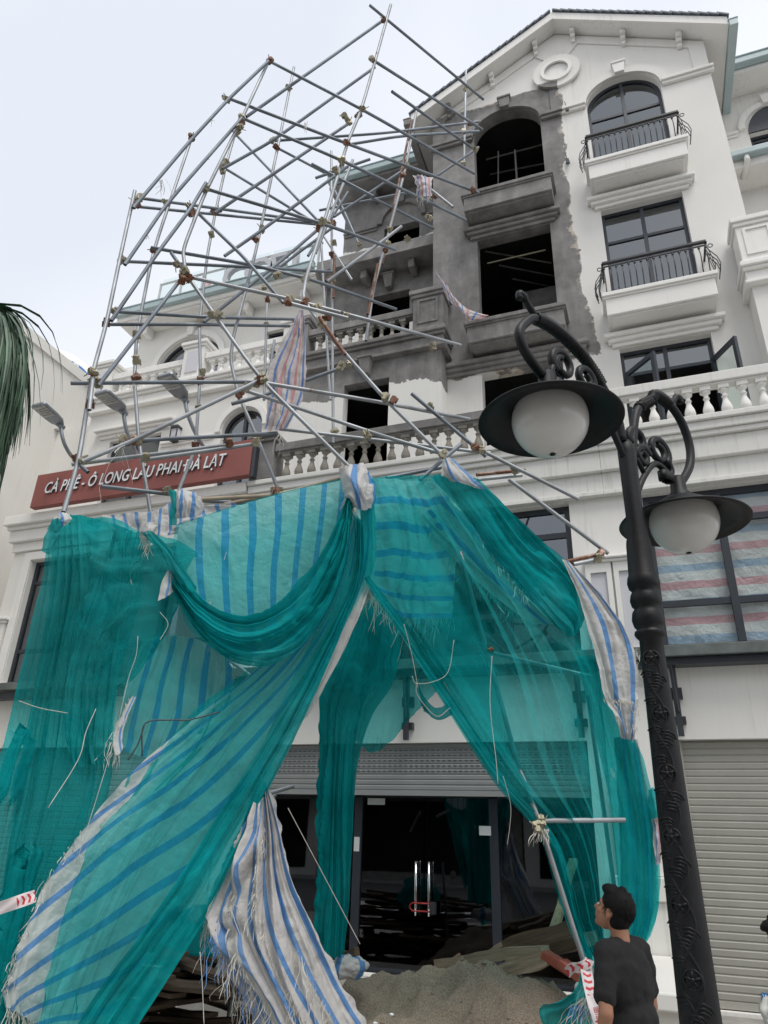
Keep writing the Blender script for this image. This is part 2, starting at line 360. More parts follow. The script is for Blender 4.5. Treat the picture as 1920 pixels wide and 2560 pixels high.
# ---------------------------------------------------------------- one half of the gabled pair
def unit(sg, T, burnt):
    def X(t): return X0+sg*t
    def xr(a, b): return (min(X(a), X(b)), max(X(a), X(b)))
    def pl(pts): return [(X(t), z) for t, z in pts]
    def archp(t0, t1, z0, zs, zt): return arch(*xr(t0, t1), z0, zs, zt)
    up = M['party']; w0, w1 = .45, 1.81; tm = (w0+w1)/2
    # upper gable wall with its three openings
    plate('gable_wall', pl([(0, 6.3), (2.68, 6.3), (2.68, 15.65), (0, 17.25)]),
          [rect(*xr(w0, w1), 6.65, 8.95), rect(*xr(w0, w1), 9.76, 12.0), archp(w0, w1, 12.8, 14.75, 15.36)], YU, YU+.22, up, T)
    arc = [(tm+.93*cos(a), 14.75+.86*sin(a)) for a in [radians(d) for d in range(14, 167, 8)]]
    notch = [(tm-.70*cos(q), 14.75+.63*sin(q)) for q in [pi*k/30 for k in range(31)] if 14.75+.63*sin(q) > 14.9]
    plate('gable_border', pl([(.0, 14.9), (notch[0][0], 14.9)]+notch+[(notch[-1][0], 14.9), (2.68, 14.9), (2.68, 15.63), (0, 17.23)]),
          [pl([(2.42, 14.97), (2.41, 15.58), (.44, 16.73), (.22, 16.46), (.22, 14.97)]+arc[::-1])], YU-.028, YU-.002, up, T)
    # arch surround, keystone, string course
    ring = [(tm+.80*cos(a), 14.88+.62*sin(a)) for a in [pi*k/24 for k in range(25)]]+[(tm-.685*cos(a), 14.80+.56*sin(a)) for a in [pi*k/24 for k in range(25)]]
    plate('arch_surround', pl(ring), [], YU-.07, YU-.029, up, T)
    bevel(MB().prism(pl([(tm-.09, 15.36), (tm+.09, 15.36), (tm+.12, 15.62), (tm-.12, 15.62)]), YU-.13, YU-.03).prism(pl([(tm-.14, 15.62), (tm+.14, 15.62), (tm+.14, 15.67), (tm-.14, 15.67)]), YU-.15, YU-.03).build('keystone', M['burnt'] if burnt else M['trim'], T), .01)
    for a, b_ in ((0.0, w0-.02), (w1+.02, 2.74)):
        x0, x1 = xr(a, b_); ledge(T, 'string_course', x0, x1, YU-.03, 14.74, 14.88, up, 2, .035, .03, False)
    # balconies of the two upper floors, hoods over the openings below
    mb = M['burnt'] if burnt else M['trim']
    for zf in (9.74, 12.78):
        x0, x1 = xr(w0-.12, w1+.14)
        b = MB().box(x0-.05, x1+.05, 9.50, YU, zf-.075, zf).box(x0-.025, x1+.025, 9.525, YU, zf-.11, zf-.076).box(x0, x1, 9.55, YU, zf-.43, zf-.111)
        b.box(x0+.06, x1-.06, 9.60, YU, zf-.46, zf-.431)
        p = bevel(b.build('balcony', mb, T), .01)
        if not burnt: iron_balcony_rail(p, x0+.02, x1-.02, 9.56, YU, zf)
    for zh in (12.02, 8.97):
        x0, x1 = xr(w0-.1, w1+.12)
        if burnt and zh < 10: x0, x1 = xr(.1, 2.6)
        ledge(T, 'window_hood', x0, x1, YU-.002, zh, zh+.22, mb, 3, .055)
    # windows
    if not burnt:
        x0, x1 = xr(w0, w1)
        window(T, x0, x1, 12.8, 15.36, YU+.12, (0, .5, 1), (0, .66, 1), archz=14.75)
        window(T, x0, x1, 9.76, 12.0, YU+.12, (0, .5, 1), (0, .70, 1))
        w = window(T, x0, x1, 6.65, 8.95, YU+.12, (0, .5, 1), (0, .81, 1), skip=((0, 0), (1, 0)))
        for s, xh in ((1, x0), (-1, x1)):             # open casement leaves
            dx, dy = (.43, -.48) if s > 0 else (.29, -.50)
            zz0, zz1 = 6.75, 8.50; hp = Vector((xh+s*.05, YU+.06, 0))
            bb = MB(); cs = Vector((dx, dy, 0)); nn = Vector((-dy, dx, 0)).normalized()*.025
            def quad(u0, u1, za, zb, th=1.0):
                a = hp+cs*u0; c = hp+cs*u1; n2 = nn*th
                bb.add([a-n2+Vector((0, 0, za)), c-n2+Vector((0, 0, za)), c+n2+Vector((0, 0, za)), a+n2+Vector((0, 0, za)), a-n2+Vector((0, 0, zb)), c-n2+Vector((0, 0, zb)), c+n2+Vector((0, 0, zb)), a+n2+Vector((0, 0, zb))],
                       [(3, 2, 1, 0), (4, 5, 6, 7), (0, 1, 5, 4), (1, 2, 6, 5), (2, 3, 7, 6), (3, 0, 4, 7)])
            quad(0, .11, zz0, zz1); quad(.89, 1, zz0, zz1); quad(.11, .89, zz1-.07, zz1); quad(.11, .89, zz0, zz0+.07)
            lf = bb.build('open_casement', M['frame'], T); bb = MB(); quad(.10, .90, zz0+.06, zz1-.06, .12); bb.build('pane', M['clear'], lf)
    ri = M['soot_shade'] if burnt else M['room']
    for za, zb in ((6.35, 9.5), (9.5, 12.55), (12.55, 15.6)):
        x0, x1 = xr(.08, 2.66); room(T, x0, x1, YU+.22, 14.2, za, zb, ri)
    if burnt:   # hanging remains seen through the empty openings
        x0, x1 = xr(w0, w1)
        b = MB()
        for k in range(5): b.tube([(x0+.05+.2*k, YU+.5+.35*k, 12.2-.1*k), (x1-.1, YU+.9+.5*k, 11.9+.12*k)], .018, 6)
        for k in range(4): b.tube([(x0+.1, YU+.8+.4*k, 15.1), (x1, YU+.9+.4*k, 15.2-.1*k)], .02, 6)
        b.tube([(x0+.75, YU+.6, 14.9), (x0+.73, YU+.7, 13.0)], .02, 6); b.tube([(x0+.4, YU+.6, 15.0), (x0+.2, YU+1.2, 13.2)], .015, 6)
        b.build('hanging_ceiling_pipes', M['burnt'], T)
        MB().box(x0+.62, x1+.1, YU+1.2, YU+1.26, 9.7, 11.6).build('leaning_partition_board', M['burnt'], T)
        MB().box(x0+.1, x1-.15, YU+.4, YU+.42, 11.78, 11.80).build('cable_tray', simple('pale_cable', (.35, .33, .22), .7), T)
    # roof half: slab with verge, tiles, gutter, corbels under the soffit
    tz = lambda t: 17.27-.595*t
    R_ = MB(); ov = 3.07
    R_.prism(pl([(0, tz(0)), (ov, tz(ov)), (ov, tz(ov)+.05), (0, tz(0)+.05)]), 9.68, 14.4)
    roof = R_.build('roof', M['trim'], T)
    fb = MB().prism(pl([(0, tz(0)-.02), (ov, tz(ov)-.02), (ov, tz(ov)+.19), (0, tz(0)+.19)]), 9.64, 9.679); fb.build('barge_board', M['trim'], roof)
    sl_ = sqrt(1+.595**2)
    tm_ = bevel
    me = MB().prism([(0, .0), (.235, -.028), (.235, .0), (0, .035)], 0, .34).mesh('roof_tile', M['tile'])
    ang = math.atan(.595)
    for k in range(20):
        for j in range(2):
            t = .02+k*.152; o = put('roof_tile', me, roof)
            o.location = Vector((X(t), 9.60+j*.33, tz(t)+.235+random.uniform(-.004, .006)))-wloc(roof)
            o.rotation_euler = (0, ang, 0) if sg > 0 else (0, -ang, 0)
            if sg < 0: o.scale = (-1, 1, 1)
    MB().prism(pl([(0, tz(0)+.051), (ov, tz(ov)+.051), (ov, tz(ov)+.21), (0, tz(0)+.21)]), 10.25, 14.4).build('tiled_slope', M['tile'], roof)
    gx0, gx1 = xr(ov+.005, ov+.15); bevel(MB().box(gx0, gx1, 9.62, 14.4, tz(ov)-.1, tz(ov)+.06).box(gx0-.015, gx1+.015, 9.61, 14.4, tz(ov)+.06, tz(ov)+.09).build('gutter', M['gutter'] if not burnt else M['burnt'], roof), .01)
    for t in ((.36, 1.30, 2.27) if not burnt else (.41, 1.36, 2.3)):
        z = tz(t); xx = X(t)
        b = MB().box(xx-.05, xx+.05, 9.80, YU, z-.12, z-.02).box(xx-.045, xx+.045, 9.86, YU, z-.2, z-.121).box(xx-.04, xx+.04, 9.92, YU, z-.3, z-.201)
        bevel(b.build('corbel', M['trim'] if t < 2 or not burnt else M['burnt'], T), .012)
    x0, x1 = xr(2.46, 2.68); MB().box(x0, x1, YU+.22, 14.2, 6.3, 15.65).build('side_wall', up, T)
    # ---- recessed wing
    e = 5.25; a = xr(2.42, e)
    f2 = M['burnt_f2'] if burnt else M['white']; f3 = M['burnt_f3'] if burnt else M['white']; f4 = M['burnt_f4'] if burnt else M['white']
    plate('wing_wall', rect(*a, 6.3, 9.36), [rect(*xr(3.36, 4.21), 6.65, 8.95)], 9.6, 9.8, f2, T)
    x0, x1 = xr(2.42, 2.62); MB().box(x0, x1, 9.8, 10.0, 6.3, 9.36).build('wing_return', f2, T)
    a = xr(2.69, 5.33)
    plate('wing_wall', rect(*a, 9.3, 12.5), [rect(*xr(3.42, 4.35), 9.76, 12.0)], 10.83, 11.03, f3, T)
    plate('wing_wall', rect(*a, 12.4, 16.0), [rect(*xr(3.44, 4.30), 12.8, 14.62)], 11.5, 11.7, f4, T)
    tc_ = 3.87
    ring = [(tc_+.60*cos(q), 14.75+.62*sin(q)) for q in [pi*k/20 for k in range(21)]]+[(tc_-.48*cos(q), 14.75+.50*sin(q)) for q in [pi*k/20 for k in range(21)]]
    plate('arch_surround', pl(ring), [], 11.43, 11.499, M['burnt'] if burnt else M['trim'], T)
    MB().prism(pl([(tc_-.07, 15.25), (tc_+.07, 15.25), (tc_+.1, 15.5), (tc_-.1, 15.5)]), 11.38, 11.43).build('keystone', M['burnt'] if burnt else M['trim'], T)
    for q, r_ in ((2.69, 3.26), (4.48, 5.33)):
        x0, x1 = xr(q, r_); ledge(T, 'string_course', x0, x1, 11.5, 14.62, 14.74, f4, 2, .035, 0, False)
    if not burnt:
        x0, x1 = xr(3.42, 4.35); window(T, x0, x1, 9.76, 12.0, 10.95, (0, .5, 1), (0, .7, 1))
        x0, x1 = xr(3.44, 4.30); window(T, x0, x1, 12.8, 14.62, 11.6, (0, .5, 1), (0, .8, 1))
        ar = [(tc_+.43*cos(q), 14.62+.60*sin(q)) for q in [pi*k/16 for k in range(17)]]
        MB().prism(pl(ar), 11.47, 11.498).build('arched_fanlight', M['frame'], T)
    for y0, za, zb in ((9.8, 6.35, 9.3), (11.03, 9.75, 12.45), (11.7, 12.8, 15.8)):
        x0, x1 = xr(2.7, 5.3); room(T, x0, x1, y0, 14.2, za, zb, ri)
    # wing floor slabs and terraces
    x0, x1 = xr(2.3, 5.3)
    b = MB().box(x0, x1, 9.44, 10.83, 9.66, 9.74).box(x0+.03, x1-.03, 9.48, 10.83, 9.60, 9.659).box(x0+.06, x1-.06, 9.53, 10.83, 9.42, 9.599).box(x0+.03, x1-.03, 9.49, 10.83, 9.36, 9.419)
    bevel(b.build('terrace_slab', mb, T), .012)
    x0, x1 = xr(2.70, 5.33); b = MB().box(x0, x1, 10.27, 11.5, 12.5, 12.78)
    bevel(b.build('floor_slab', burnt_mat('slab_soot', None) if burnt else M['trim'], T), .01)
    if burnt:
        for t in (3.3, 4.35):
            bevel(MB().box(X(t)-.07, X(t)+.07, 10.5, 10.83, 12.28, 12.5).build('corbel', M['burnt'], T), .02)
    else:
        bevel(MB().box(x0, x1, 10.13, 10.27, 12.66, 12.80).build('gutter', M['gutter'], T), .02)
        MB().tube([(X(2.95), 10.2, 12.66), (X(2.95), 10.2, 12.55), (X(2.9), 10.5, 12.45)], .05, 10).build('downpipe', M['trim'], T, True)
    x0, x1 = xr(2.70, 5.55)
    bevel(MB().box(x0, x1, 10.95, 12, 15.75, 15.85).box(x0, x1, 10.98, 12, 15.851, 15.95).build('eave_soffit', M['trim'] if not burnt else M['burnt'], T), .01)
    bevel(MB().box(x0, x1, 10.80, 10.948, 15.84, 16.0).box(x0, x1, 10.78, 10.95, 16.001, 16.04).build('eave_gutter', M['gutter'], T), .02)
    MB().prism([(10.85, 16.041), (14.3, 18.0), (14.3, 18.1), (10.85, 16.12)], x0, x1) 
    b = MB(); b.add([(x0, 10.85, 16.05), (x1, 10.85, 16.05), (x1, 14.3, 18), (x0, 14.3, 18), (x0, 10.85, 16.12), (x1, 10.85, 16.12), (x1, 14.3, 18.08), (x0, 14.3, 18.08)], [(3, 2, 1, 0), (4, 5, 6, 7), (0, 1, 5, 4), (1, 2, 6, 5), (2, 3, 7, 6), (3, 0, 4, 7)]); b.build('wing_roof', M['tile'], T)
    for t in (3.2, 4.5):
        bevel(MB().box(X(t)-.06, X(t)+.06, 11.2, 11.5, 15.5, 15.75).build('corbel', M['trim'] if not burnt else M['burnt'], T), .02)
    # terrace balustrade with its corner pedestals
    ph = .9
    for ta, tb in ((2.36, 2.92), (5.0, 5.26)):
        x0, x1 = xr(ta, tb)
        b = MB().box(x0, x1, 9.52, 9.9, 9.741, 9.741+ph-.16).box(x0-.03, x1+.03, 9.49, 9.93, 9.741, 9.80).box(x0-.03, x1+.03, 9.49, 9.93, 9.741+ph-.16, 9.741+ph-.09).box(x0-.06, x1+.06, 9.46, 9.96, 9.741+ph-.089, 9.741+ph)
        pd = bevel(b.build('pedestal', mb, T), .012)
        if tb-ta > .4:
            plate('panel_frame', rect(x0+.09, x1-.09, 9.9, 10.43), [rect(x0+.13, x1-.13, 9.94, 10.39)], 9.50, 9.519, mb, pd)
    x0, x1 = xr(2.93, 5.0); balustrade(T, x0, x1, 9.66, 9.745, mb, M['baluster_grey'] if burnt else M['trim'], .205)
    # ---- lower front: shop, first floor, entablature, terrace balustrade
    lw = M['white']; a = xr(.0, 5.2); wl = xr(.45, 4.75); gl = xr(.48, 4.75)
    plate('front_wall', rect(*a, -.2, 6.3), [rect(*wl, 3.72, 5.70), rect(*gl, .27, 2.73)], YL, YL+.22, lw, T)
    b = MB().box(*a, YL+.22, YU, 6.28, 6.5); b.build('terrace_floor', M['trim'], T)
    room(T, *xr(.06, 5.15), YL+.222, 13.5, 3.3, 6.2, M['room']); room(T, *xr(.06, 5.15), YL+.222, 13.5, -.1, 3.25, M['room'] if not burnt else M['soot_shade'])
    en = M['stain']
    x0, x1 = a
    b = MB().box(x0, x1, YL-.05, YL-.001, 5.78, 6.05).box(x0, x1, YL-.10, YL-.001, 5.72, 5.78)
    bevel(b.build('fascia', en, T), .008)
    b = MB().box(x0, x1, YL-.12, YL+.2, 6.051, 6.33).box(x0, x1, YL-.17, YL+.2, 6.331, 6.40).box(x0, x1, YL-.20, YL+.2, 6.401, 6.52).box(x0, x1, YL-.24, YL+.2, 6.521, 6.60)
    bevel(b.build('cornice', en, T), .012)
    x0, x1 = xr(.12, 4.78)
    balustrade(T, x0, x1, 8.52, 6.602, M['burnt'] if burnt else M['stain'], M['baluster_grey'] if burnt else M['trim'])
    x0, x1 = xr(4.79, 5.18)
    b = MB().box(x0, x1, 8.4, 8.75, 6.602, 7.25).box(x0-.04, x1+.04, 8.36, 8.79, 7.251, 7.31).box(x0-.07, x1+.07, 8.33, 8.82, 7.311, 7.37)
    bevel(b.build('pedestal', M['burnt'] if burnt else M['trim'], T), .012)
    # window of the first floor
    n = 5
    x0, x1 = wl; window(T, x0, x1, 3.72, 5.70, YL+.1, tuple(i/n for i in range(n+1)), (0, .285, .80, 1), .075, glass='glass' if burnt else 'paleglass')
    # pilaster with recessed lilac panel beside the party line
    px0, px1 = xr(.012, .32)
    plate('pilaster', rect(px0, px1, 3.70, 4.82), [rect(px0+.06, px1-.06, 3.76, 4.70)], YL-.05, YL-.002, M['trim'], T)
    MB().box(px0+.062, px1-.062, YL-.02, YL-.004, 3.762, 4.698).build('pilaster_panel', M['panel'], T)
    ledge(T, 'pilaster_cap', px0-.01, px1+.03, YL-.05, 4.822, 4.90, M['trim'], 2, .03, .05, False)
    # canopy: steel channel, glass, dark beam, brackets
    x0, x1 = xr(.10, 5.15)
    cp = bevel(MB().box(x0, x1, 8.36, 8.42, 3.58, 3.70).box(x0, x1, 8.42, YL-.003, 3.67, 3.70).build('canopy_channel', M['canopy'], T), .006)
    MB().box(x0, x1, 8.44, YL-.01, 3.50, 3.575).build('canopy_beam', M['frame'], cp)
    for t in (.52, 2.6, 4.7):
        xx = X(t); b = MB().box(xx-.03, xx+.03, 8.50, 8.56, 2.75, 3.52).box(xx-.07, xx+.07, 8.56, YL-.002, 3.15, 3.27).box(xx-.07, xx+.07, 8.56, YL-.002, 2.88, 2.96).tube([(xx-.02, 8.46, 3.55), (xx, 8.5, 3.0)], .02, 6)
        b.build('canopy_bracket', M['iron'], cp)
M['paleglass'] = glass_mat('clear_window_glass', (.985, .99, .99), .8, 1.5)
M['canopy'] = simple('weathered_green_steel', (.11, .13, .125), .55, var=.3, sc=5, bs=.1)
burnt_house = thing('fire_damaged_townhouse', 'smoke-blackened grey half of the gabled townhouse with empty window openings', 'building', (X0-2.6, 10, -.2))
unit(-1, burnt_house, True)
white_house = thing('white_townhouse', 'clean white half of the gabled townhouse with black iron balconies, behind the lamp post', 'building', (X0+2.6, 10, -.2))
unit(1, white_house, False)
# medallion on the gable
b = MB(); mc = (-.26, 16.0)
def ringy(r0, r1, y0, y1, n=40):
    po = [(mc[0]+r1*cos(2*pi*k/n), mc[1]+r1*sin(2*pi*k/n)) for k in range(n)]; pi_ = [(mc[0]+r0*cos(2*pi*k/n), mc[1]+r0*sin(2*pi*k/n)) for k in range(n)]
    return po, pi_
md = put('medallion', plate_mesh(ringy(.2, .47, 0, 0)[0], [ringy(.26, .47, 0, 0)[1]], YU-.09, YU-.029, M['party'], 'medallion', wloc(white_house)), white_house)
put('medallion_ring', plate_mesh(ringy(.2, .31, 0, 0)[0], [ringy(.24, .3, 0, 0)[1]], YU-.125, YU-.091, M['trim'], 'medallion_ring', wloc(white_house)), md)
put('medallion_disc', plate_mesh(ringy(.2, .255, 0, 0)[0], [], YU-.06, YU-.0292, M['trim'], 'medallion_disc', wloc(white_house)), md)
# ---------------------------------------------------------------- roller shutters and shop glazing
def shutter(T, x0, x1, z0, z1, y, mt, pitch=.072, perf=False):
    h = pitch
    b = MB().add([(0, 0, 0), (x1-x0, 0, 0), (x1-x0, -.010, .012), (0, -.010, .012), (0, -.012, h-.014), (x1-x0, -.012, h-.014), (x1-x0, 0, h), (0, 0, h)],
                 [(0, 1, 2, 3), (3, 2, 5, 4), (4, 5, 6, 7)])
    me = b.mesh('shutter_slat', mt)
    p = MB().box(x0, x1, y+.02, y+.03, z0, z1).box(x0, x1, y-.03, y+.02, z0-.06, z0).build('roller_shutter', mt, T)
    n = int((z1-z0)/h)
    for i in range(n): put('shutter_slat', me, p, (x0, y+.012, z0+i*h))
    return p
shutter(white_house, .29, 4.4, .34, 2.73, YL+.1, M['shutter'])
sh = shutter(burnt_house, -4.94, -.72, 2.19, 2.73, YL+.08, M['shutter2'], .06)
# dashed perforations of the lowered shutter
pm = MB().box(-.022, .022, -.003, .0, -.004, .004).mesh('slot', M['iron'])
b = MB()
for j in (3, 4, 5, 6, 7):
    for i in range(60): b.box(-4.9+i*.069, -4.86+i*.069, YL+.072, YL+.078, 2.225+j*.06, 2.233+j*.06)
b.build('perforation_slots', M['iron'], sh)['kind'] = 'stuff'
MB().box(.26, .29, YL+.06, YL+.14, .27, 2.73).build('shutter_guide', M['shutter'], white_house)
# shop front of dark glass
yd = 8.95
fr = MB()
for x in (-4.92, -3.56, -1.86, -.76): fr.box(x-.05, x+.05, yd-.03, yd+.05, .27, 2.6)
fr.box(-4.97, -.71, yd-.03, yd+.05, 2.12, 2.2).box(-4.97, -.71, yd-.03, yd+.05, .25, .31)
sf = fr.build('shop_front_frame', M['frame'], burnt_house)
for x0, x1 in ((-4.87, -3.61), (-3.51, -2.715), (-2.705, -1.91), (-1.81, -.81)):
    pn = MB().box(x0, x1, yd, yd+.012, .31, 2.12).build('glass_door' if -3.6 < x0 < -2 else 'pane', M['doorglass'], sf)
ch = simple('polished_steel', (.62, .63, .64), .18, 1, .05, 5, 0)
for x in (-2.79, -2.63): MB().tube([(x, yd-.07, .86), (x, yd-.07, 1.42)], .016, 12).tube([(x, yd-.07, .95), (x, yd, .95)], .009, 6).tube([(x, yd-.07, 1.33), (x, yd, 1.33)], .009, 6).build('door_handle', ch, sf, True)
redp = simple('red_rubber', (.32, .012, .012), .4)
lk = thing('door_lock', 'red U-shaped lock joining the two steel door handles', 'lock', (-2.71, yd-.08, .95))
MB().tube([(-2.6, yd-.1, .99), (-2.82, yd-.1, .99), (-2.85, yd-.1, .965), (-2.85, yd-.1, .935), (-2.82, yd-.1, .91), (-2.6, yd-.1, .91)], .008, 8).build('shackle', redp, lk, True)
MB().box(-2.6, -2.54, yd-.13, yd-.07, .89, 1.01).build('lock_body', M['iron'], lk)
paper = simple('white_paper', (.7, .72, .72), .7, var=.05, sc=8, bs=0)
for (x, z, w, h, lb) in ((-3.44, 2.03, .23, .075, 'small white paper notice at the top corner of the left glass door'), (-2.03, 1.72, .14, .10, 'small white paper notice on the right glass door'), (-3.60, 1.50, .07, .16, 'white sticker on the door post left of the glass doors')):
    tag(MB().box(x, x+w, yd-.036, yd-.034, z, z+h).build('paper_notice', paper), lb, 'notice')
# threshold, plinth bench and pilaster below the canopy
tag(MB().box(-5.3, -.5, 8.1, 8.63, -.2, .24).build('threshold', M['concrete']), kind='structure')
tag(MB().box(.05, 5.0, 8.2, 8.63, -.2, .24).build('threshold', M['concrete']), kind='structure')
pb = MB().box(-.56, .18, YL-.12, YL-.005, .0, 1.16).box(-.58, .20, YL-.16, YL-.005, 1.161, 1.38).box(-.50, .14, YL-.06, YL-.005, 1.381, 3.30)
bevel(pb.build('party_pilaster', M['white'], white_house), .012)
bench = thing('plinth_bench', 'long white plinth bench running out from the wall between the two shop fronts', 'plinth', (-.2, 7.3, -.2))
bevel(MB().box(-.78, .06, 6.52, 8.5, .58, .70).build('plinth_top', M['white'], bench), .015)
MB().box(-.72, .0, 6.6, 8.5, -.2, .579).build('plinth_body', M['white'], bench)
# brand plate on the right shutter
def text_mesh(s, size, depth, mt, name='letters', shear=0, align='LEFT'):
    cu = bpy.data.curves.new('t', 'FONT'); cu.body = s; cu.size = size; cu.extrude = depth/2; cu.shear = shear; cu.align_x = align; cu.resolution_u = 3; cu.offset = size*.012
    ob = bpy.data.objects.new('t', cu); COL.objects.link(ob); bpy.context.view_layer.update()
    me = bpy.data.meshes.new_from_object(ob.evaluated_get(bpy.context.evaluated_depsgraph_get())); bpy.data.objects.remove(ob)
    me.name = name; me.materials.clear(); me.materials.append(mt); return me
blu = simple('blue_label', (.03, .16, .42), .4, var=.05, bs=0)
o = put('brand_plate', MB().box(-.11, .11, -.002, .002, -.03, .03).mesh('brand_plate', blu), None, (.80, YL+.092, .405)); tag(o, 'small blue and white maker plate low on the warm grey roller shutter', 'plate')
tx = put('lettering', text_mesh('WINTEC', .052, .002, paper, align='CENTER'), o); tx.location = (0, -.0035, -.018); tx.rotation_euler = (pi/2, 0, 0)
# striped sheeting behind the right first floor window
def tarp_mat(name, cols, transl=.35, rough=.55, alpha=1, scale=1):
    """cols: list of (start, colour) over one repeat of u"""
    m, t, b, o = mat(name); uv = N(t, 'ShaderNodeUVMap'); sp = N(t, 'ShaderNodeSeparateXYZ'); L(t, uv.outputs[0], sp.inputs[0])
    nzv = noise(t, uv.outputs[0], 5, 3)
    u = math_(t, 'ADD', math_(t, 'MULTIPLY', sp.outputs[0], scale), math_(t, 'MULTIPLY', nzv, .03))
    fr_ = math_(t, 'FRACT', u); r = N(t, 'ShaderNodeValToRGB'); r.color_ramp.interpolation = 'CONSTANT'; e = r.color_ramp.elements
    while len(e) < len(cols): e.new(.5)
    for i, (p, c) in enumerate(cols): e[i].position = p; e[i].color = (*c, 1)
    L(t, fr_, r.inputs[0])
    p3 = pos(t); d = noise(t, p3, 2.2, 6, .6); c = mixc(t, ramp(t, d, [(.5, 0), (.85, .45)]), r.outputs[0], (.36, .33, .30))
    wv = N(t, 'ShaderNodeMapping'); wv.inputs['Scale'].default_value = (260, 14, 1); L(t, uv.outputs[0], wv.inputs[0]); fib = noise(t, wv.outputs[0], 1, 2)
    c = mixc(t, .18, c, ramp(t, fib, [(.35, .35), (.65, 1.0)]), 'MULTIPLY')
    L(t, c, b.inputs['Base Color']); b.inputs['Roughness'].default_value = rough
    cr_ = math_(t, 'ABSOLUTE', math_(t, 'SUBTRACT', noise(t, p3, 4.5, 3, .5), .5)); cr2 = math_(t, 'ABSOLUTE', math_(t, 'SUBTRACT', noise(t, p3, 10, 3, .5), .5))
    hgt = math_(t, 'ADD', math_(t, 'MULTIPLY', cr_, 5), math_(t, 'ADD', math_(t, 'MULTIPLY', cr2, 2.2), math_(t, 'ADD', math_(t, 'MULTIPLY', noise(t, p3, 22, 5, .6), .5), math_(t, 'MULTIPLY', fib, .15))))
    bump(t, b, hgt, .5, .022)
    tl = N(t, 'ShaderNodeBsdfTranslucent'); L(t, c, tl.inputs[0]); mx_ = N(t, 'ShaderNodeMixShader'); mx_.inputs[0].default_value = transl
    L(t, b.outputs[0], mx_.inputs[1]); L(t, tl.outputs[0], mx_.inputs[2]); L(t, mx_.outputs[0], o.inputs[0]); return m
WH = (.74, .72, .70); BLU = (.15, .35, .70); RED = (.62, .18, .20)
M['tarp'] = tarp_mat('white_blue_striped_tarp', [(0, WH), (.72, BLU)])
M['tarp3'] = tarp_mat('white_blue_red_striped_sheet', [(0, (.80, .86, .86)), (.28, (.42, .60, .76)), (.5, (.80, .86, .86)), (.78, (.74, .46, .50))])
M['plaid'] = tarp_mat('pink_blue_white_tarp', [(0, (.74, .70, .69)), (.34, (.16, .30, .66)), (.5, (.74, .66, .66)), (.80, (.70, .36, .38))])
def grid_obj(name, P_, mt, parent=None, uvs=(1, 1), smooth=True, swap=False, skew=0):
    nr, nc = len(P_), len(P_[0]); off = wloc(parent) if parent else Vector()
    me = bpy.data.meshes.new(name); me.from_pydata([tuple(p-off) for r_ in P_ for p in r_], [], [(i*nc+j, i*nc+j+1, (i+1)*nc+j+1, (i+1)*nc+j) for i in range(nr-1) for j in range(nc-1)])
    uv = me.uv_layers.new(name='UVMap')
    for lp in me.loops:
        i, j = divmod(lp.vertex_index, nc); u, v = j/(nc-1)*uvs[0]+skew*(i/(nr-1))**2, i/(nr-1)*uvs[1]
        uv.data[lp.index].uv = (v, u) if swap else (u, v)
    me.materials.append(mt)
    if smooth: me.polygons.foreach_set('use_smooth', [True]*len(me.polygons))
    me.update(); return put(name, me, parent)
rnd = random.Random(3)
P_ = [[Vector((.2+4.3*j/40, YL+.185+.012*sin(j*1.7+i)+.01*sin(i*.9+j*.4), 3.7+2.02*i/24)) for j in range(41)] for i in range(25)]
tag(grid_obj('window_sheet', P_, M['tarp3'], None, (1, 4.6), swap=True), 'red, blue and white striped sheet hung behind the right first floor window', 'sheet')
# ================================================================== LEFT TOWNHOUSE (coffee shop)
lh = thing('coffee_townhouse', 'cream white townhouse with arched windows behind the red sign, left of the burnt one', 'building', (-7.8, 9.6, -.2))
CW = M['cream']; CT = M['trim']
plate('front_wall', rect(-10.1, -5.44, -.2, 6.3), [rect(-9.66, -5.9, 3.70, 5.80), rect(-9.6, -5.8, .27, 2.73)], YL, YL+.22, CW, lh)
window(lh, -9.66, -5.9, 3.70, 5.80, YL+.1, (0, .22, .48, .74, 1), (0, .26, .82, 1), .06)
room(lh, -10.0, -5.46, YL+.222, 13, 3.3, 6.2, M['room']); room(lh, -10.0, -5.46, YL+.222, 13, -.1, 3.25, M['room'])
plate('window_surround', rect(-9.82, -5.74, 3.6, 5.95), [rect(-9.67, -5.89, 3.69, 5.81)], YL-.03, YL-.002, CT, lh)
MB().box(-10.1, -5.44, YL+.22, 10.0, 6.28, 6.5).build('terrace_floor', CT, lh)
b = MB().box(-10.14, -5.44, YL-.05, YL-.001, 5.98, 6.15).box(-10.2, -5.44, YL-.12, YL+.2, 6.151, 6.36).box(-10.24, -5.44, YL-.17, YL+.2, 6.361, 6.43).box(-10.28, -5.44, YL-.24, YL+.2, 6.431, 6.60)
bevel(b.build('cornice', CT, lh), .012)
cp = bevel(MB().box(-10.1, -5.46, 8.36, 8.42, 3.55, 3.66).box(-10.1, -5.46, 8.42, YL-.032, 3.63, 3.66).build('canopy_channel', M['canopy'], lh), .006)
MB().box(-10.1, -5.46, 8.44, YL-.032, 3.43, 3.53).build('canopy_beam', M['frame'], cp)
for x in (-10.08, -5.66):
    MB().box(x, x+.22, YL-.06, YL-.004, 3.70, 4.70).build('pilaster', CT, lh); ledge(lh, 'pilaster_cap', x-.02, x+.24, YL-.06, 4.702, 4.80, CT, 2, .03, .05)
# shutter of the ground floor
shutter(lh, -9.58, -5.82, .34, 2.73, YL+.1, M['shutter2'])
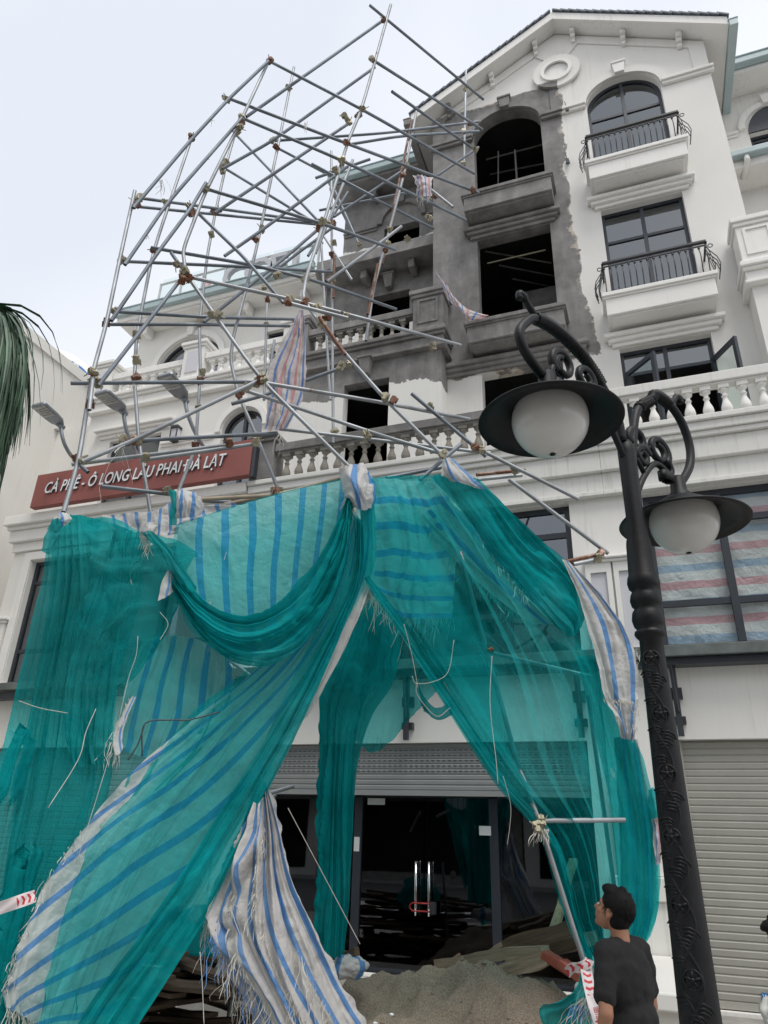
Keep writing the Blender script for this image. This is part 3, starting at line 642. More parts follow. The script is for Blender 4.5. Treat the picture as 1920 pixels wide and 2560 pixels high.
# second floor
plate('wall', rect(-10.1, -5.47, 6.3, 9.36), [rect(-9.47, -8.25, 6.65, 8.66), arch(-6.88, -6.02, 6.65, 8.42, 8.86)], 9.6, 9.8, CW, lh)
window(lh, -9.47, -8.25, 6.65, 8.66, 9.7, (0, .5, 1), (0, .72, 1)); window(lh, -6.88, -6.02, 6.65, 8.86, 9.7, (0, .5, 1), (0, .66, 1), archz=8.42)
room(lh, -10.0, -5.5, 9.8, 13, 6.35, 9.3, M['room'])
for x0 in (-6.86, -6.4): grid_obj('curtain', [[Vector((x0+.34*j/24, 9.95+.02*sin(j*1.5), 6.7+1.9*i/4)) for j in range(25)] for i in range(5)], M['trim'], lh)
ledge(lh, 'window_hood', -9.72, -8.06, 9.6, 8.72, 8.92, CT, 3, .05)
c0 = -6.45; ring = [(c0+.56*cos(q), 8.42+.58*sin(q)) for q in [pi*k/20 for k in range(21)]]+[(c0-.45*cos(q), 8.42+.46*sin(q)) for q in [pi*k/20 for k in range(21)]]
plate('arch_surround', ring, [], 9.55, 9.598, CT, lh); MB().box(c0-.07, c0+.07, 9.5, 9.549, 8.84, 9.1).build('keystone', CT, lh)
for a_, b_ in ((-8.2, -7.02), (-5.88, -5.47)): ledge(lh, 'string_course', a_, b_, 9.6, 8.3, 8.4, CT, 2, .03, 0, False)
# third floor terrace
b = MB().box(-10.2, -5.46, 9.44, 10.83, 9.66, 9.74).box(-10.16, -5.46, 9.48, 10.83, 9.6, 9.659).box(-10.12, -5.46, 9.53, 10.83, 9.42, 9.599).box(-10.16, -5.46, 9.49, 10.83, 9.36, 9.419)
bevel(b.build('terrace_slab', CT, lh), .012)
for x0, x1 in ((-10.16, -9.78), (-7.98, -7.5), (-5.74, -5.47)):
    b = MB().box(x0, x1, 9.52, 9.9, 9.741, 10.50).box(x0-.03, x1+.03, 9.49, 9.93, 9.741, 9.8).box(x0-.03, x1+.03, 9.49, 9.93, 10.501, 10.56).box(x0-.06, x1+.06, 9.46, 9.96, 10.561, 10.64)
    pd = bevel(b.build('pedestal', CT, lh), .012)
    if x1-x0 > .3: MB().box(x0+.1, x1-.1, 9.50, 9.519, 9.9, 10.4).build('pedestal_panel', M['panel'], pd)
balustrade(lh, -9.77, -7.99, 9.7, 9.745, CT, CT, .205); balustrade(lh, -7.49, -5.75, 9.66, 9.745, CT, CT, .205)
plate('wall', rect(-10.45, -5.56, 9.3, 12.5), [arch(-9.75, -8.1, 9.76, 11.3, 12.02), rect(-6.95, -6.0, 9.76, 11.7)], 10.83, 11.03, CW, lh)
window(lh, -9.75, -8.1, 9.76, 12.02, 10.93, (0, .5, 1), (0, .64, 1), archz=11.3); window(lh, -6.95, -6.0, 9.76, 11.7, 10.93, (0, .5, 1), (0, .75, 1))
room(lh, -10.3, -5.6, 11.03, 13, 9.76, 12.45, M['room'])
c0 = -8.925; ring = [(c0+.98*cos(q), 11.3+.88*sin(q)) for q in [pi*k/24 for k in range(25)]]+[(c0-.84*cos(q), 11.3+.74*sin(q)) for q in [pi*k/24 for k in range(25)]]
plate('arch_surround', ring, [], 10.77, 10.828, CT, lh); bevel(MB().prism([(c0-.07, 12.02), (c0+.07, 12.02), (c0+.11, 12.32), (c0-.11, 12.32)], 10.7, 10.769).build('keystone', CT, lh), .01)
for a_, b_ in ((-10.45, -9.92), (-7.92, -7.1), (-5.9, -5.57)): ledge(lh, 'string_course', a_, b_, 10.83, 11.2, 11.3, CT, 2, .03, 0, False)
MB().box(-10.45, -10.25, 11.03, 14, 9.3, 12.5).build('side_wall', CW, lh); MB().box(-10.1, -9.9, 9.8, 14, -.2, 9.3).build('side_wall', CW, lh)
# eave with gutter
bevel(MB().box(-10.75, -5.60, 10.30, 14, 12.5, 12.62).box(-10.70, -5.60, 10.36, 14, 12.45, 12.499).build('eave_soffit', CT, lh), .01)
bevel(MB().box(-10.78, -5.60, 10.19, 10.298, 12.60, 12.76).box(-10.8, -5.6, 10.17, 10.32, 12.761, 12.80).build('eave_gutter', M['gutter'], lh), .02)
for x in (-10.1, -7.4, -6.0): bevel(MB().box(x-.06, x+.06, 10.55, 10.83, 12.22, 12.449).build('corbel', CT, lh), .02)
# roof terrace: glass guard with rails, raised letters seen from behind
gy = 10.55; met = simple('painted_steel_rail', (.5, .52, .52), .4, .3)
gb = MB().tube([(-9.9, gy, 13.62), (-5.6, gy, 13.62)], .03, 8).box(-9.9, -5.6, gy-.02, gy+.02, 12.80, 12.86)
for k in range(8): gb.box(-9.9+k*.6, -9.86+k*.6, gy-.02, gy+.02, 12.62, 13.6)
gd = gb.build('terrace_guard', met, lh)
for k in range(7): MB().box(-9.84+k*.6, -9.32+k*.6, gy-.006, gy+.006, 12.88, 13.75).build('glass_panel', M['clear'], gd)
b = MB()
for z in (13.0, 13.35):
    b.tube([(-9.7, gy+.35, z), (-5.7, gy+.35, z)], .025, 6)
for k in range(9): b.tube([(-9.6+k*.48, gy+.35, 12.7), (-9.6+k*.48, gy+.9, 13.5)], .02, 6)
b.build('letter_frame', met, lh, True)
lg = thing('rooftop_letters', 'row of large grey rooftop letters behind the glass guard of the cream townhouse', 'sign', (-7, gy-.1, 12.8))
lm = simple('grey_letter_back', (.46, .47, .50), .6, var=.05)
x = -8.05
for chx, wd in (('C', .55), ('O', .62), ('F', .52), ('I', .3)):
    me = text_mesh(chx, .95, .12, lm); o = put('letter', me, lg); o.location = (x+7, 0, .02); o.rotation_euler = (pi/2, 0, 0); o.scale = (1.0, 1, 1); x += wd+.02
tag(put('banner', MB().box(-8.55, -8.42, gy-.03, gy-.01, 12.82, 13.35).mesh('banner', simple('white_red_banner', (.6, .4, .4), .6, var=.4, sc=14, bs=0))), 'narrow white and red banner on the glass roof guard', 'banner')
# ================================================================== RED SIGN
sg_ = thing('shop_sign', 'long terracotta red sign board with white raised capitals on the cornice', 'sign', (-7.5, 8.35, 6.62))
rs = simple('terracotta_red_board', (.27, .082, .07), .55, var=.08, sc=2, bs=.05)
bevel(MB().box(-9.62, -5.33, 8.28, 8.40, 6.64, 7.27).build('sign_board', rs, sg_), .006)
MB().box(-5.329, -5.26, 8.30, 8.40, 6.62, 7.15).build('sign_side', M['frame'], sg_)
lw_ = simple('white_acrylic_letter', (.78, .78, .80), .4, var=.03, bs=0); ls_ = simple('grey_letter_side', (.14, .14, .15), .5, bs=0)
words = 'CÀ PHÊ - Ô LONG LÂU PHAI ĐÀ LẠT'
def adv(s, size):
    cu = bpy.data.curves.new('t', 'FONT'); cu.body = s; cu.size = size; ob = bpy.data.objects.new('t', cu); COL.objects.link(ob); bpy.context.view_layer.update()
    w = ob.dimensions.x; bpy.data.objects.remove(ob); return w
size = .30; base = adv('|'+'|', size); tot = adv('|'+words+'|', size)-base; kx = 3.58/tot
for i, chx in enumerate(words):
    if chx == ' ': continue
    off = adv('|'+words[:i]+'|', size)-base
    me = text_mesh('D' if chx == 'Đ' else chx, size, .035, lw_, 'letter', .22); me.materials.append(ls_)
    if chx == 'Đ': put('letter_bar', MB().box(-.03, .09, -.02, .0, .095, .122).mesh('letter_bar', lw_), sg_, (-9.36+off*kx+.02, 8.262, 6.86))
    for p in me.polygons:
        if abs(p.normal.z) < .5: p.material_index = 1
    o = put('letter', me, sg_, (-9.36+off*kx, 8.262, 6.86), (pi/2, 0, 0), (kx*.98, 1, 1))
# ================================================================== LED FLOOD LIGHTS ON ARMS ABOVE THE SIGN
galv = simple('dull_grey_lamp_metal', (.28, .31, .34), .45, .6, .15, 6, .05); lens = simple('grey_led_lens', (.5, .5, .48), .3, var=.25, sc=40, bs=.2)
def flood(base, elbow, head0, head1, lab):
    T = thing('flood_light', lab, 'lamp', base, 'flood lights above the red sign')
    p0, p1, h0, h1 = Vector(base), Vector(elbow), Vector(head0), Vector(head1)
    pts = [p0]+[((1-t)**2)*p0+2*(1-t)*t*p1+t*t*h0 for t in [k/10 for k in range(1, 11)]]
    MB().tube(pts, .032, 10).build('arm', galv, T, True)
    d = (h1-h0); ln = d.length; d.normalize(); side = d.cross(Vector((0, 0, 1))).normalized(); nrm = side.cross(d).normalized()
    if nrm.z < 0: nrm = -nrm
    w = .155
    prof = [(-.02, .25), (.1, .85), (.25, 1), (ln*.95, 1), (ln, .8)]; b = MB(); vs = []
    for q, k in prof:
        for sgn, hh in ((-1, 0), (1, 0), (1, .05), (-1, .05)): vs.append(h0+d*q+side*(w*k*sgn)+nrm*hh)
    fs = [(i*4+j, i*4+(j+1) % 4, (i+1)*4+(j+1) % 4, (i+1)*4+j) for i in range(len(prof)-1) for j in range(4)]+[(0, 1, 2, 3), (16, 17, 18, 19)]
    hd = bevel(b.add(vs, fs).build('lamp_head', galv, T), .012)
    MB().add([h0+d*q+side*(w*.8*s_)-nrm*.004 for q in (.26, ln*.93) for s_ in (-1, 1)]+[h0+d*q+side*(w*.8*s_)-nrm*.0 for q in (.26, ln*.93) for s_ in (-1, 1)], [(0, 1, 3, 2), (4, 5, 7, 6), (0, 1, 5, 4), (2, 3, 7, 6), (0, 2, 6, 4), (1, 3, 7, 5)]).build('led_panel', lens, hd)
    for k in range(5):
        q = .27+(ln*.93-.28)*(k+.5)/5; MB().tube([h0+d*q-side*w*.75-nrm*.008, h0+d*q+side*w*.75-nrm*.008], .018, 6).build('lens_row', lens, hd, True)
    MB().tube([h0-d*.06, h0+d*.06], .05, 10).build('socket', galv, T, True)
for (bx_, by_, ex, ey, hx, hy, tx_, ty_, lb) in (
    (190, 1152, 155, 1120, 152, 1065, 92, 1012, 'leftmost of the three grey flood lights above the red sign'),
    (345, 1138, 312, 1090, 309, 1031, 250, 982, 'middle grey flood light of the three above the red sign'),
    (512, 1122, 470, 1060, 462, 1000, 408, 938, 'rightmost of the three grey flood lights above the red sign')):
    flood(at(bx_, by_, 8.4), at(ex, ey, 7.9), at(hx, hy, 7.9), at(tx_, ty_, 7.35), lb)
wl_ = thing('wall_lantern', 'small black box lantern on the cream wall between its two second floor windows', 'lamp', (-7.85, 9.5, 8.5))
bevel(MB().box(-7.93, -7.77, 9.45, 9.6, 8.35, 8.40).box(-7.93, -7.77, 9.45, 9.6, 8.62, 8.67).box(-7.93, -7.91, 9.45, 9.47, 8.4, 8.62).box(-7.79, -7.77, 9.45, 9.47, 8.4, 8.62).build('lantern_frame', M['iron'], wl_), .004)
MB().box(-7.91, -7.79, 9.48, 9.59, 8.4, 8.62).build('lantern_glass', M['panel'], wl_)
def burnt_lantern(x, y, z, lb):
    T = thing('wall_lantern', lb, 'lamp', (x, y, z)); b = MB()
    b.add([(x-.11, y-.18, z+.16), (x+.11, y-.18, z+.16), (x+.11, y, z+.16), (x-.11, y, z+.16), (x-.07, y-.13, z-.14), (x+.07, y-.13, z-.14), (x+.07, y, z-.14), (x-.07, y, z-.14)], [(0, 1, 2, 3), (7, 6, 5, 4), (0, 4, 5, 1), (1, 5, 6, 2), (2, 6, 7, 3), (3, 7, 4, 0)])
    bevel(b.build('lantern_body', M['burnt'], T), .008); bevel(MB().box(x-.14, x+.14, y-.2, y, z+.161, z+.2).build('lantern_cap', M['burnt'], T), .01)
burnt_lantern(-4.08, 10.83, 12.22, 'smoked lantern over the burnt doorway behind the upper grey balustrade')
burnt_lantern(-4.0, 9.6, 9.18, 'smoked lantern above the empty opening behind the lower grey balustrade')
# ================================================================== WHITE BUILDING ON THE FAR LEFT, TANK, ROOF BLOCK BEHIND
lb = thing('blank_white_building', 'plain white side wall of the building on the far left behind the palm', 'building', (-13, 9, -.2))
MB().box(-17, -11.5, 2.5, 10.7, -.2, 11.05).build('wall', CW, lb); MB().box(-17, -11.45, 2.5, 10.75, 11.051, 11.3).build('parapet', CW, lb)
bevel(MB().box(-11.499, -11.4, 10.0, 10.95, 9.55, 9.72).build('ledge', CT, lb), .01)
MB().box(-11.499, -10.1, 10.1, 11, -.2, 9.54).build('link_wall', CW, lb)
rb = thing('roof_block', 'low white rooftop block with a capped parapet left of the cream townhouse', 'building', (-12.5, 14, -.2))
MB().box(-17, -11.0, 12.3, 20, -.2, 12.45).build('wall', CW, rb); MB().box(-17.1, -10.95, 12.2, 20, 12.451, 12.8).build('parapet', CT, rb)
tk = thing('rooftop_drum_sign', 'round white rooftop drum sign with a blue band and white capitals', 'sign', (-16.6, 13.4, 11))
q = at(178, 918, 13.0); tr_ = 1.0; tcx, tcy = q.x-tr_*.94, q.y+.3
MB().lathe([(0, .42), (tr_, .42), (tr_, -2), (0, -2)], (tcx, tcy, q.z), 48).build('drum', M['trim'], tk, True)
MB().lathe([(tr_+.004, .2), (tr_+.01, .2), (tr_+.01, -.2), (tr_+.004, -.2)], (tcx, tcy, q.z), 48).build('blue_band', blu, tk, True)
for i, chx in enumerate('SHB'):
    a_ = radians(-52+i*17); me = text_mesh(chx, .38, .04, paper); o = put('letter', me, tk, (tcx+(tr_+.03)*cos(a_), tcy+(tr_+.03)*sin(a_), q.z-.10), (pi/2, 0, a_+pi/2))
# ================================================================== ACROSS THE STREET (mirrored by the shop glass)
def far_house(x0, x1, h, mt, lab):
    T = thing('opposite_townhouse', lab, 'building', ((x0+x1)/2, -17, -.2), 'townhouses across the street')
    hs = []
    for zf in [4.2+3.2*k for k in range(int((h-5)/3.2))]:
        n = 3; w = (x1-x0)/n
        for k in range(n): hs.append(rect(x0+w*k+w*.25, x0+w*k+w*.75, zf+.4, zf+2.3))
    hs.append(rect(x0+.6, x1-.6, .1, 3.2))
    plate('wall', rect(x0, x1, -.2, h), hs, -17.2, -17, mt, T)
    MB().box(x0, x1, -20, -18.2, -.2, h).build('room_shade_block', M['soot_shade'], T); MB().box(x0-.1, x1+.1, -17.4, -16.5, h, h+.4).build('cornice', M['trim'], T); MB().box(x0, x1, -17, -15.5, 3.3, 3.55).build('canopy', M['frame'], T)  # near-black block paints the shade of the rooms behind the windows
far_house(-26, -16, 14, M['cream'], 'cream townhouse across the street, mirrored in the shop glass'); far_house(-15.9, -6, 15.5, M['concrete'], 'grey townhouse across the street, mirrored in the shop glass')
far_house(-5.9, 5, 14, M['cream'], 'pale townhouse across the street straight behind the viewer'); far_house(5.1, 15, 15, M['concrete'], 'grey townhouse across the street behind the viewer on the right')
for i in range(5):
    tag(MB().box(-9+i*.9, -8.5+i*.9, -5, -2.2, -.192, -.19).build('crossing_stripe', M['trim']), kind='structure')
# ================================================================== COLLAPSED SCAFFOLD
def steel_mat(name, col, rust):
    m, t, b, o = mat(name); v = pos(t)
    f = noise(t, v, 3, 5); c = ramp(t, f, [(.3, tuple(x*.7 for x in col)), (.7, tuple(x*1.25 for x in col))])
    r = ramp(t, noise(t, v, 5.5, 6, .65), [(.66-rust, 0), (.72-rust, 1)]); c = mixc(t, r, c, ramp(t, noise(t, v, 30, 3), [(.3, (.10, .035, .018)), (.7, (.24, .10, .05))]))
    L(t, c, b.inputs['Base Color']); L(t, math_(t, 'SUBTRACT', .55, math_(t, 'MULTIPLY', r, .5)), b.inputs['Metallic'])
    b.inputs['Roughness'].default_value = .5; bump(t, b, noise(t, v, 50, 4), .25, .003); return m
M['steel'] = steel_mat('galvanised_tube', (.34, .36, .38), -.01); M['steel2'] = steel_mat('dull_blue_grey_tube', (.19, .215, .245), -.03)
M['rust'] = steel_mat('rusted_tube', (.28, .2, .16), .25); M['bamboo'] = simple('tan_bamboo', (.33, .26, .19), .6, var=.3, sc=6, bs=.1)
M['coupler'] = steel_mat('pressed_coupler', (.36, .33, .24), .06)
scaf = thing('collapsed_scaffold', 'tangle of bent grey steel scaffold tubes leaning out from the burnt house', 'scaffold', at(1458, 2400, 5.75))
def YF(px): return 4.4+.0018*(px-480)
def YB(px): return YF(px)+1.5
def tubeobj(pts, lay, m='steel', r=.0188, parent=None, name='tube'):
    """pts: image points on one tube with the depth of its layer (0 street side ... 1 wall side)"""
    P_ = []
    for q in pts:
        l_ = q[2] if len(q) > 2 else lay
        P_.append(at(q[0], q[1], YF(q[0])+1.5*l_))
    if len(P_) > 2:      # round the bends
        Q = [P_[0]]
        for i in range(1, len(P_)-1):
            a, b_, c = P_[i-1], P_[i], P_[i+1]; k = .22
            for s in (0, .25, .5, .75, 1):
                u = b_+(a-b_)*k*(1-s) if s <= .5 else b_+(c-b_)*k*(2*s-1)
                p0 = b_+(a-b_)*k; p2 = b_+(c-b_)*k; Q.append(p0*(1-s)**2+b_*2*s*(1-s)+p2*s*s)
        P_ = Q+[P_[-1]]
    d0 = (P_[0]-P_[1]).normalized(); d1 = (P_[-1]-P_[-2]).normalized()
    b = MB().tube(P_, r, 12, cap=False)
    for e, d in ((P_[0], d0), (P_[-1], d1)):       # open, hollow ends
        b.tube([e, e-d*.12], r*.82, 12, cap=False)
        a = d.orthogonal().normalized(); c = d.cross(a); n = 12
        vs_ = [e+(a*cos(2*pi*k/n)+c*sin(2*pi*k/n))*rr for rr in (r, r*.82) for k in range(n)]
        b.add(vs_, [(k, (k+1) % n, n+(k+1) % n, n+k) for k in range(n)])
    o = b.build(name, M[m], parent or scaf, True); return o, P_
TUBES = [
 # standards
 ([(977,12),(905,270),(868,358),(812,550),(765,695),(757,745),(800,812),(965,1000),(1105,1138)], 0, 'steel'),
 ([(672,152),(601,305),(512,483),(457,625),(464,685),(654,952),(874,1168)], 0, 'steel'),
 ([(428,632),(558,819)], .03, 'steel2'),
 ([(337,477),(301,640),(266,808),(231,935),(197,1149),(159,1280)], 0, 'steel'), ([(234,929),(223,1025)], -.05, 'steel'),
 ([(482,336),(382,631),(341,842),(336,952),(347,1103),(378,1290)], .4, 'steel'),
 ([(735,168),(694,370),(637,640),(584,837),(576,900),(596,987),(642,1091),(700,1235)], .5, 'steel'),
 ([(602,284),(567,405),(538,532),(518,640),(498,814),(501,929),(489,1120),(444,1235)], .8, 'steel'),
 ([(828,378),(831,814),(833,1108)], 1.3, 'steel'), ([(800,560),(826,1000)], 1.6, 'steel'),
 ([(1041,278),(1015,417),(974,574),(934,718),(915,852)], .9, 'steel'), ([(1030,300),(955,660)], .96, 'rust'),
 ([(1165,176),(1160,417)], 1.4, 'steel'), ([(668,745),(660,1000)], 1.5, 'steel'), ([(686,850),(672,940)], 1.3, 'steel'),
 # street-side leaning members
 ([(671,153),(570,249),(480,347),(333,520)], -.03, 'steel2'), ([(605,295),(417,509),(312,662)], -.03, 'steel2'),
 ([(515,457),(477,521),(388,640),(278,802)], -.03, 'steel2'), ([(457,692),(246,964)], -.03, 'steel2'), ([(650,950),(330,1103),(205,1154)], -.03, 'steel'),
 # ledgers running to the right
 ([(924,13),(1209,249,.9)], .05, 'steel2'), ([(932,150),(1206,324,.9)], .05, 'steel2'), ([(980,229),(1190,376,1)], .1, 'steel2'),
 ([(674,153),(903,272),(1186,434,.9)], .04, 'steel2'), ([(556,240),(860,356),(1197,482,.9)], .04, 'steel2'), ([(605,295),(851,399),(1165,550,.9)], .04, 'steel2'),
 ([(515,472),(804,558),(988,624,.5)], .04, 'steel2'), ([(350,495),(799,556,1)], .2, 'steel2'), ([(330,515),(793,561,1)], .3, 'steel2'),
 ([(378,619),(624,661),(780,699),(990,773,.8)], .2, 'steel2'), ([(300,653),(618,667),(830,680,1)], .4, 'steel2'),
 ([(457,689),(723,747),(960,811),(1151,863,.5)], .0, 'steel'), ([(718,757),(870,796)], -.06, 'steel'),
 ([(286,779),(521,793),(764,799,1)], .3, 'steel2'), ([(258,811),(498,811),(723,815,1)], .3, 'steel2'),
 ([(177,958),(503,955),(650,955)], .1, 'steel2'), ([(654,956),(960,1007),(1174,1048,.4)], .05, 'steel'), ([(579,1010),(665,987),(874,912)], .2, 'steel2'),
 ([(613,976),(960,1091),(1107,1135)], .1, 'steel'), ([(307,1103),(694,1083)], .2, 'steel2'), ([(179,1161),(573,1112)], .3, 'steel'), ([(365,1149),(642,1109)], .2, 'steel'),
 ([(185,1149),(220,1181)], .2, 'steel2'), ([(255,1216),(422,1235)], .2, 'steel2'), ([(451,1248),(625,1259)], .3, 'steel2'),
 ([(475,1250),(694,1238),(870,1190)], .1, 'bamboo'), ([(560,1262),(845,1206)], .2, 'bamboo'), ([(640,1255),(850,1222)], .3, 'steel'),
 ([(698,1072),(1226,1133)], .5, 'steel'), ([(966,1195),(1107,1168)], .1, 'steel2'), ([(1153,1110),(1049,1200)], .05, 'steel2'),
 ([(1029,984),(1215,1141)], .1, 'steel2'), ([(1212,1130),(1446,1248)], .2, 'steel'), ([(1191,1187),(1313,1175)], .3, 'rust'), ([(1195,1199),(1305,1188)], .3, 'steel'),
 ([(1272,1198),(1521,1384)], .2, 'steel'), ([(1417,1404),(1504,1384)], .2, 'rust'), ([(1434,1411),(1498,1398)], .2, 'steel'),
 ([(686,352),(960,333),(1197,304,1.4)], .7, 'steel2'), ([(868,362),(1000,340),(1197,328,1.3)], .5, 'steel2'),
 # diagonals
 ([(960,49),(616,292)], .1, 'steel2'), ([(556,422),(680,353),(937,168)], .3, 'steel2'), ([(538,532),(874,307)], .3, 'steel2'), ([(561,640),(654,576),(868,417)], .3, 'steel2'),
 ([(510,805),(718,640),(799,570)], .3, 'steel2'), ([(584,330),(799,556)], .8, 'steel2'), ([(556,417),(799,564)], .8, 'steel2'), ([(694,370),(937,498),(1084,571,1.4)], .8, 'steel2'),
 ([(486,524),(607,640),(708,757)], .05, 'steel2'), ([(780,410),(934,492)], .4, 'steel2'), ([(789,445),(925,398)], .6, 'steel2'), ([(818,704),(960,600),(1004,566)], .4, 'steel'),
 ([(835,542),(1003,429)], .8, 'steel2'), ([(798,526),(1017,482)], 1.2, 'steel2'), ([(837,477),(899,616)], 1.2, 'steel2'), ([(1038,443),(1132,518)], .6, 'steel'),
 ([(1093,439),(1197,368)], 1.3, 'steel2'), ([(882,400),(789,633)], .5, 'steel'), ([(945,660),(919,786)], .8, 'rust'), ([(798,793),(863,887)], -.06, 'rust'), ([(836,640),(834,745)], 1.25, 'rust'),
 ([(790,560),(880,700)], 1.5, 'steel'), ([(660,700),(735,640),(830,570)], 1.0, 'steel2'), ([(770,640),(870,480)], 1.0, 'steel2'),
 # below the netting
 ([(1150,1380),(1215,1621),(1296,1917),(1354,2070),(1458,2400)], .0, 'steel'), ([(1232,1633),(1475,1691)], .3, 'steel'), ([(1340,2052),(1562,2050)], .02, 'steel'),
 ([(1470,1740),(1495,1920),(1540,2250),(1570,2480)], .35, 'steel'), ([(347,1668),(506,1688)], .7, 'steel'), ([(370,1697),(492,1717)], .8, 'steel'), ([(760,1722),(852,1724),(880,1712)], 1.2, 'steel'),
 ([(560,1640),(640,1700)], .8, 'steel'), ([(650,1990),(735,1965)], .9, 'steel'), ([(690,1985),(622,2060)], 1.2, 'steel'), ([(560,2700),(600,2200)], .8, 'steel'), ([(1475,2420),(1560,2620)], -.3, 'steel'),
]
allp = []
for pts, lay, m in TUBES:
    o, P_ = tubeobj(pts, lay, m); allp.append((pts, lay))
# couplers where tubes cross
cb = MB()
def cup(b, ang, s=1):
    b.tube([(-.035*s, 0, 0), (.035*s, 0, 0)], .036, 10); b.box(-.03, .03, -.05, -.02, -.028, .028); b.tube([(0, -.05, .035), (0, -.05, -.045)], .009, 6); b.box(-.02, .02, .03, .045, -.03, .03)
COUP = []
for k in range(3):
    r_ = random.Random(k); b = MB(); cup(b, 0); b2 = MB(); cup(b2, 0); rot = Matrix.Rotation(radians(90), 3, 'Z')
    b.add([rot @ Vector(v)+Vector((0, 0, .055)) for v in b2.v], b2.f)
    b.tube([(.02, .03, .03), (.05+.02*k, .07, .06)], .007, 5); COUP.append(b.mesh('coupler', M['coupler'] if k else M['rust']))
NODES = [(672,153,0),(570,249,0),(605,295,0),(480,347,0),(512,475,0),(477,521,0),(337,515,0),(350,497,.1),(417,509,.1),(382,625,.3),(457,690,0),(464,680,-.05),(470,700,-.03),(527,785,0),(541,790,0),(654,955,-.03),(640,962,0),(660,948,-.05),(596,987,.2),(612,972,0),
 (905,272,0),(868,358,0),(851,399,0),(932,150,0),(960,49,0),(874,307,.2),(804,558,0),(799,562,.4),(820,560,.3),(723,747,-.03),(720,757,-.06),(865,790,0),(800,812,0),(815,795,0),(851,920,0),(962,997,0),(980,1005,0),(1075,1022,.2),(874,912,.1),(330,1103,0),(307,1103,.1),(347,1103,.2),(197,1152,.1),(205,1152,0),(365,1149,.2),(573,1112,.2),(642,1091,.3),(640,1110,.2),(489,1120,.4),
 (231,955,0),(234,932,-.05),(226,1015,0),(246,964,0),(341,842,.2),(336,945,.3),(341,905,0),(498,811,.4),(502,955,.4),(495,1020,.7),(506,935,.7),(266,811,.1),(286,779,.1),(301,653,.1),(538,532,.5),(530,590,.7),(567,405,.5),(694,370,.5),(680,353,.4),(654,576,.4),(640,600,.4),(723,222,.5),(660,720,1.2),(668,752,1.4),(665,812,1.3),
 (1015,417,.7),(1004,438,.7),(974,574,.8),(968,610,.7),(963,625,.7),(1075,545,.5),(1160,330,1.2),(1175,310,1.2),(1160,410,1.2),(1190,374,.9),(1183,478,.8),(1162,222,1.3),(833,1080,1.0),(835,560,1.2),(830,540,1.2),(833,700,1.2),(818,704,.8),(835,610,1.2),(835,690,1.2),(830,640,1.3),
 (920,1091,.1),(1105,1138,0),(1190,1120,.1),(1205,1128,.1),(1290,1178,.25),(1500,1387,.2),(1495,1400,.2),(1084,870,.3),(760,757,0),(475,1250,.2),(424,1232,.2),(690,1235,.1),(1354,2060,-.02),(1345,2075,-.02),(1225,1625,.0),(1020,600,.8),(899,612,1.1),(1087,490,.7),(700,1235,.2),(585,1255,.3),
 (600,310,.0),(598,320,-.03),(590,335,.05),(475,535,0),(335,505,.1),(440,660,0),(455,705,-.04),(556,417,.5),(556,430,.6),(545,525,.6),(790,770,.0),(865,295,.0),(893,290,.05),(855,410,0),(842,430,.0),(797,575,.2),(690,690,.2),(760,700,.1)]
for i, (x, y, l_) in enumerate(NODES):
    o = put('coupler', COUP[i % 3], scaf, at(x, y, YF(x)+1.5*l_-.02), (random.uniform(-.8, .8), random.uniform(-.8, .8), random.uniform(0, 6.28))); o.scale = (.70,)*3
# ragged twine ends tied round the joints
def threads(name, roots, n, ln, mt, parent=None, sag=.3, r=.0022, spread=.25, rs=1):
    rr = random.Random(rs); b = MB()
    for p in roots:
        if rr.random() < .22: continue
        cl = Vector((rr.gauss(0, spread*.8), rr.gauss(0, spread*.8), 0)); big = rr.random()**2*1.2+.3
        for k in range(n+(1 if rr.random() < .5 else 0)):
            l_ = ln*big*rr.uniform(.3, 1.3); d = (Vector((rr.gauss(0, spread), rr.gauss(0, spread), -.8))+cl).normalized(); q = Vector(p)+Vector((rr.gauss(0, .014), rr.gauss(0, .008), rr.gauss(0, .006))); pts = [q]
            st = 6
            for s in range(st):
                d = (d+Vector((rr.gauss(0, .34), rr.gauss(0, .34), -sag))).normalized(); pts.append(pts[-1]+d*l_/st)
            b.tube(pts, [r*rr.uniform(.6, 1.3)]*st+[r*.4], 3, cap=False)
    o = b.build(name, mt, parent); o['kind'] = 'stuff'; return o
M['twine'] = simple('pale_frayed_fibre', (.55, .53, .48), .7, var=.2, sc=9, bs=0)
threads('frayed_twine', [at(x, y, YF(x)-.03) for x, y in ((517,395),(405,450),(480,535),(425,600),(365,590),(303,1112),(310,1105),(655,960),(765,305),(1183,482),(530,300),(700,1085),(660,945),(335,960))], 7, .13, M['twine'], scaf, rs=4)
threads('frayed_twine', [at(298+k*3, 1115, YF(300)-.03) for k in range(7)], 1, .45, M['twine'], scaf, .5, .0013, .2, 5)
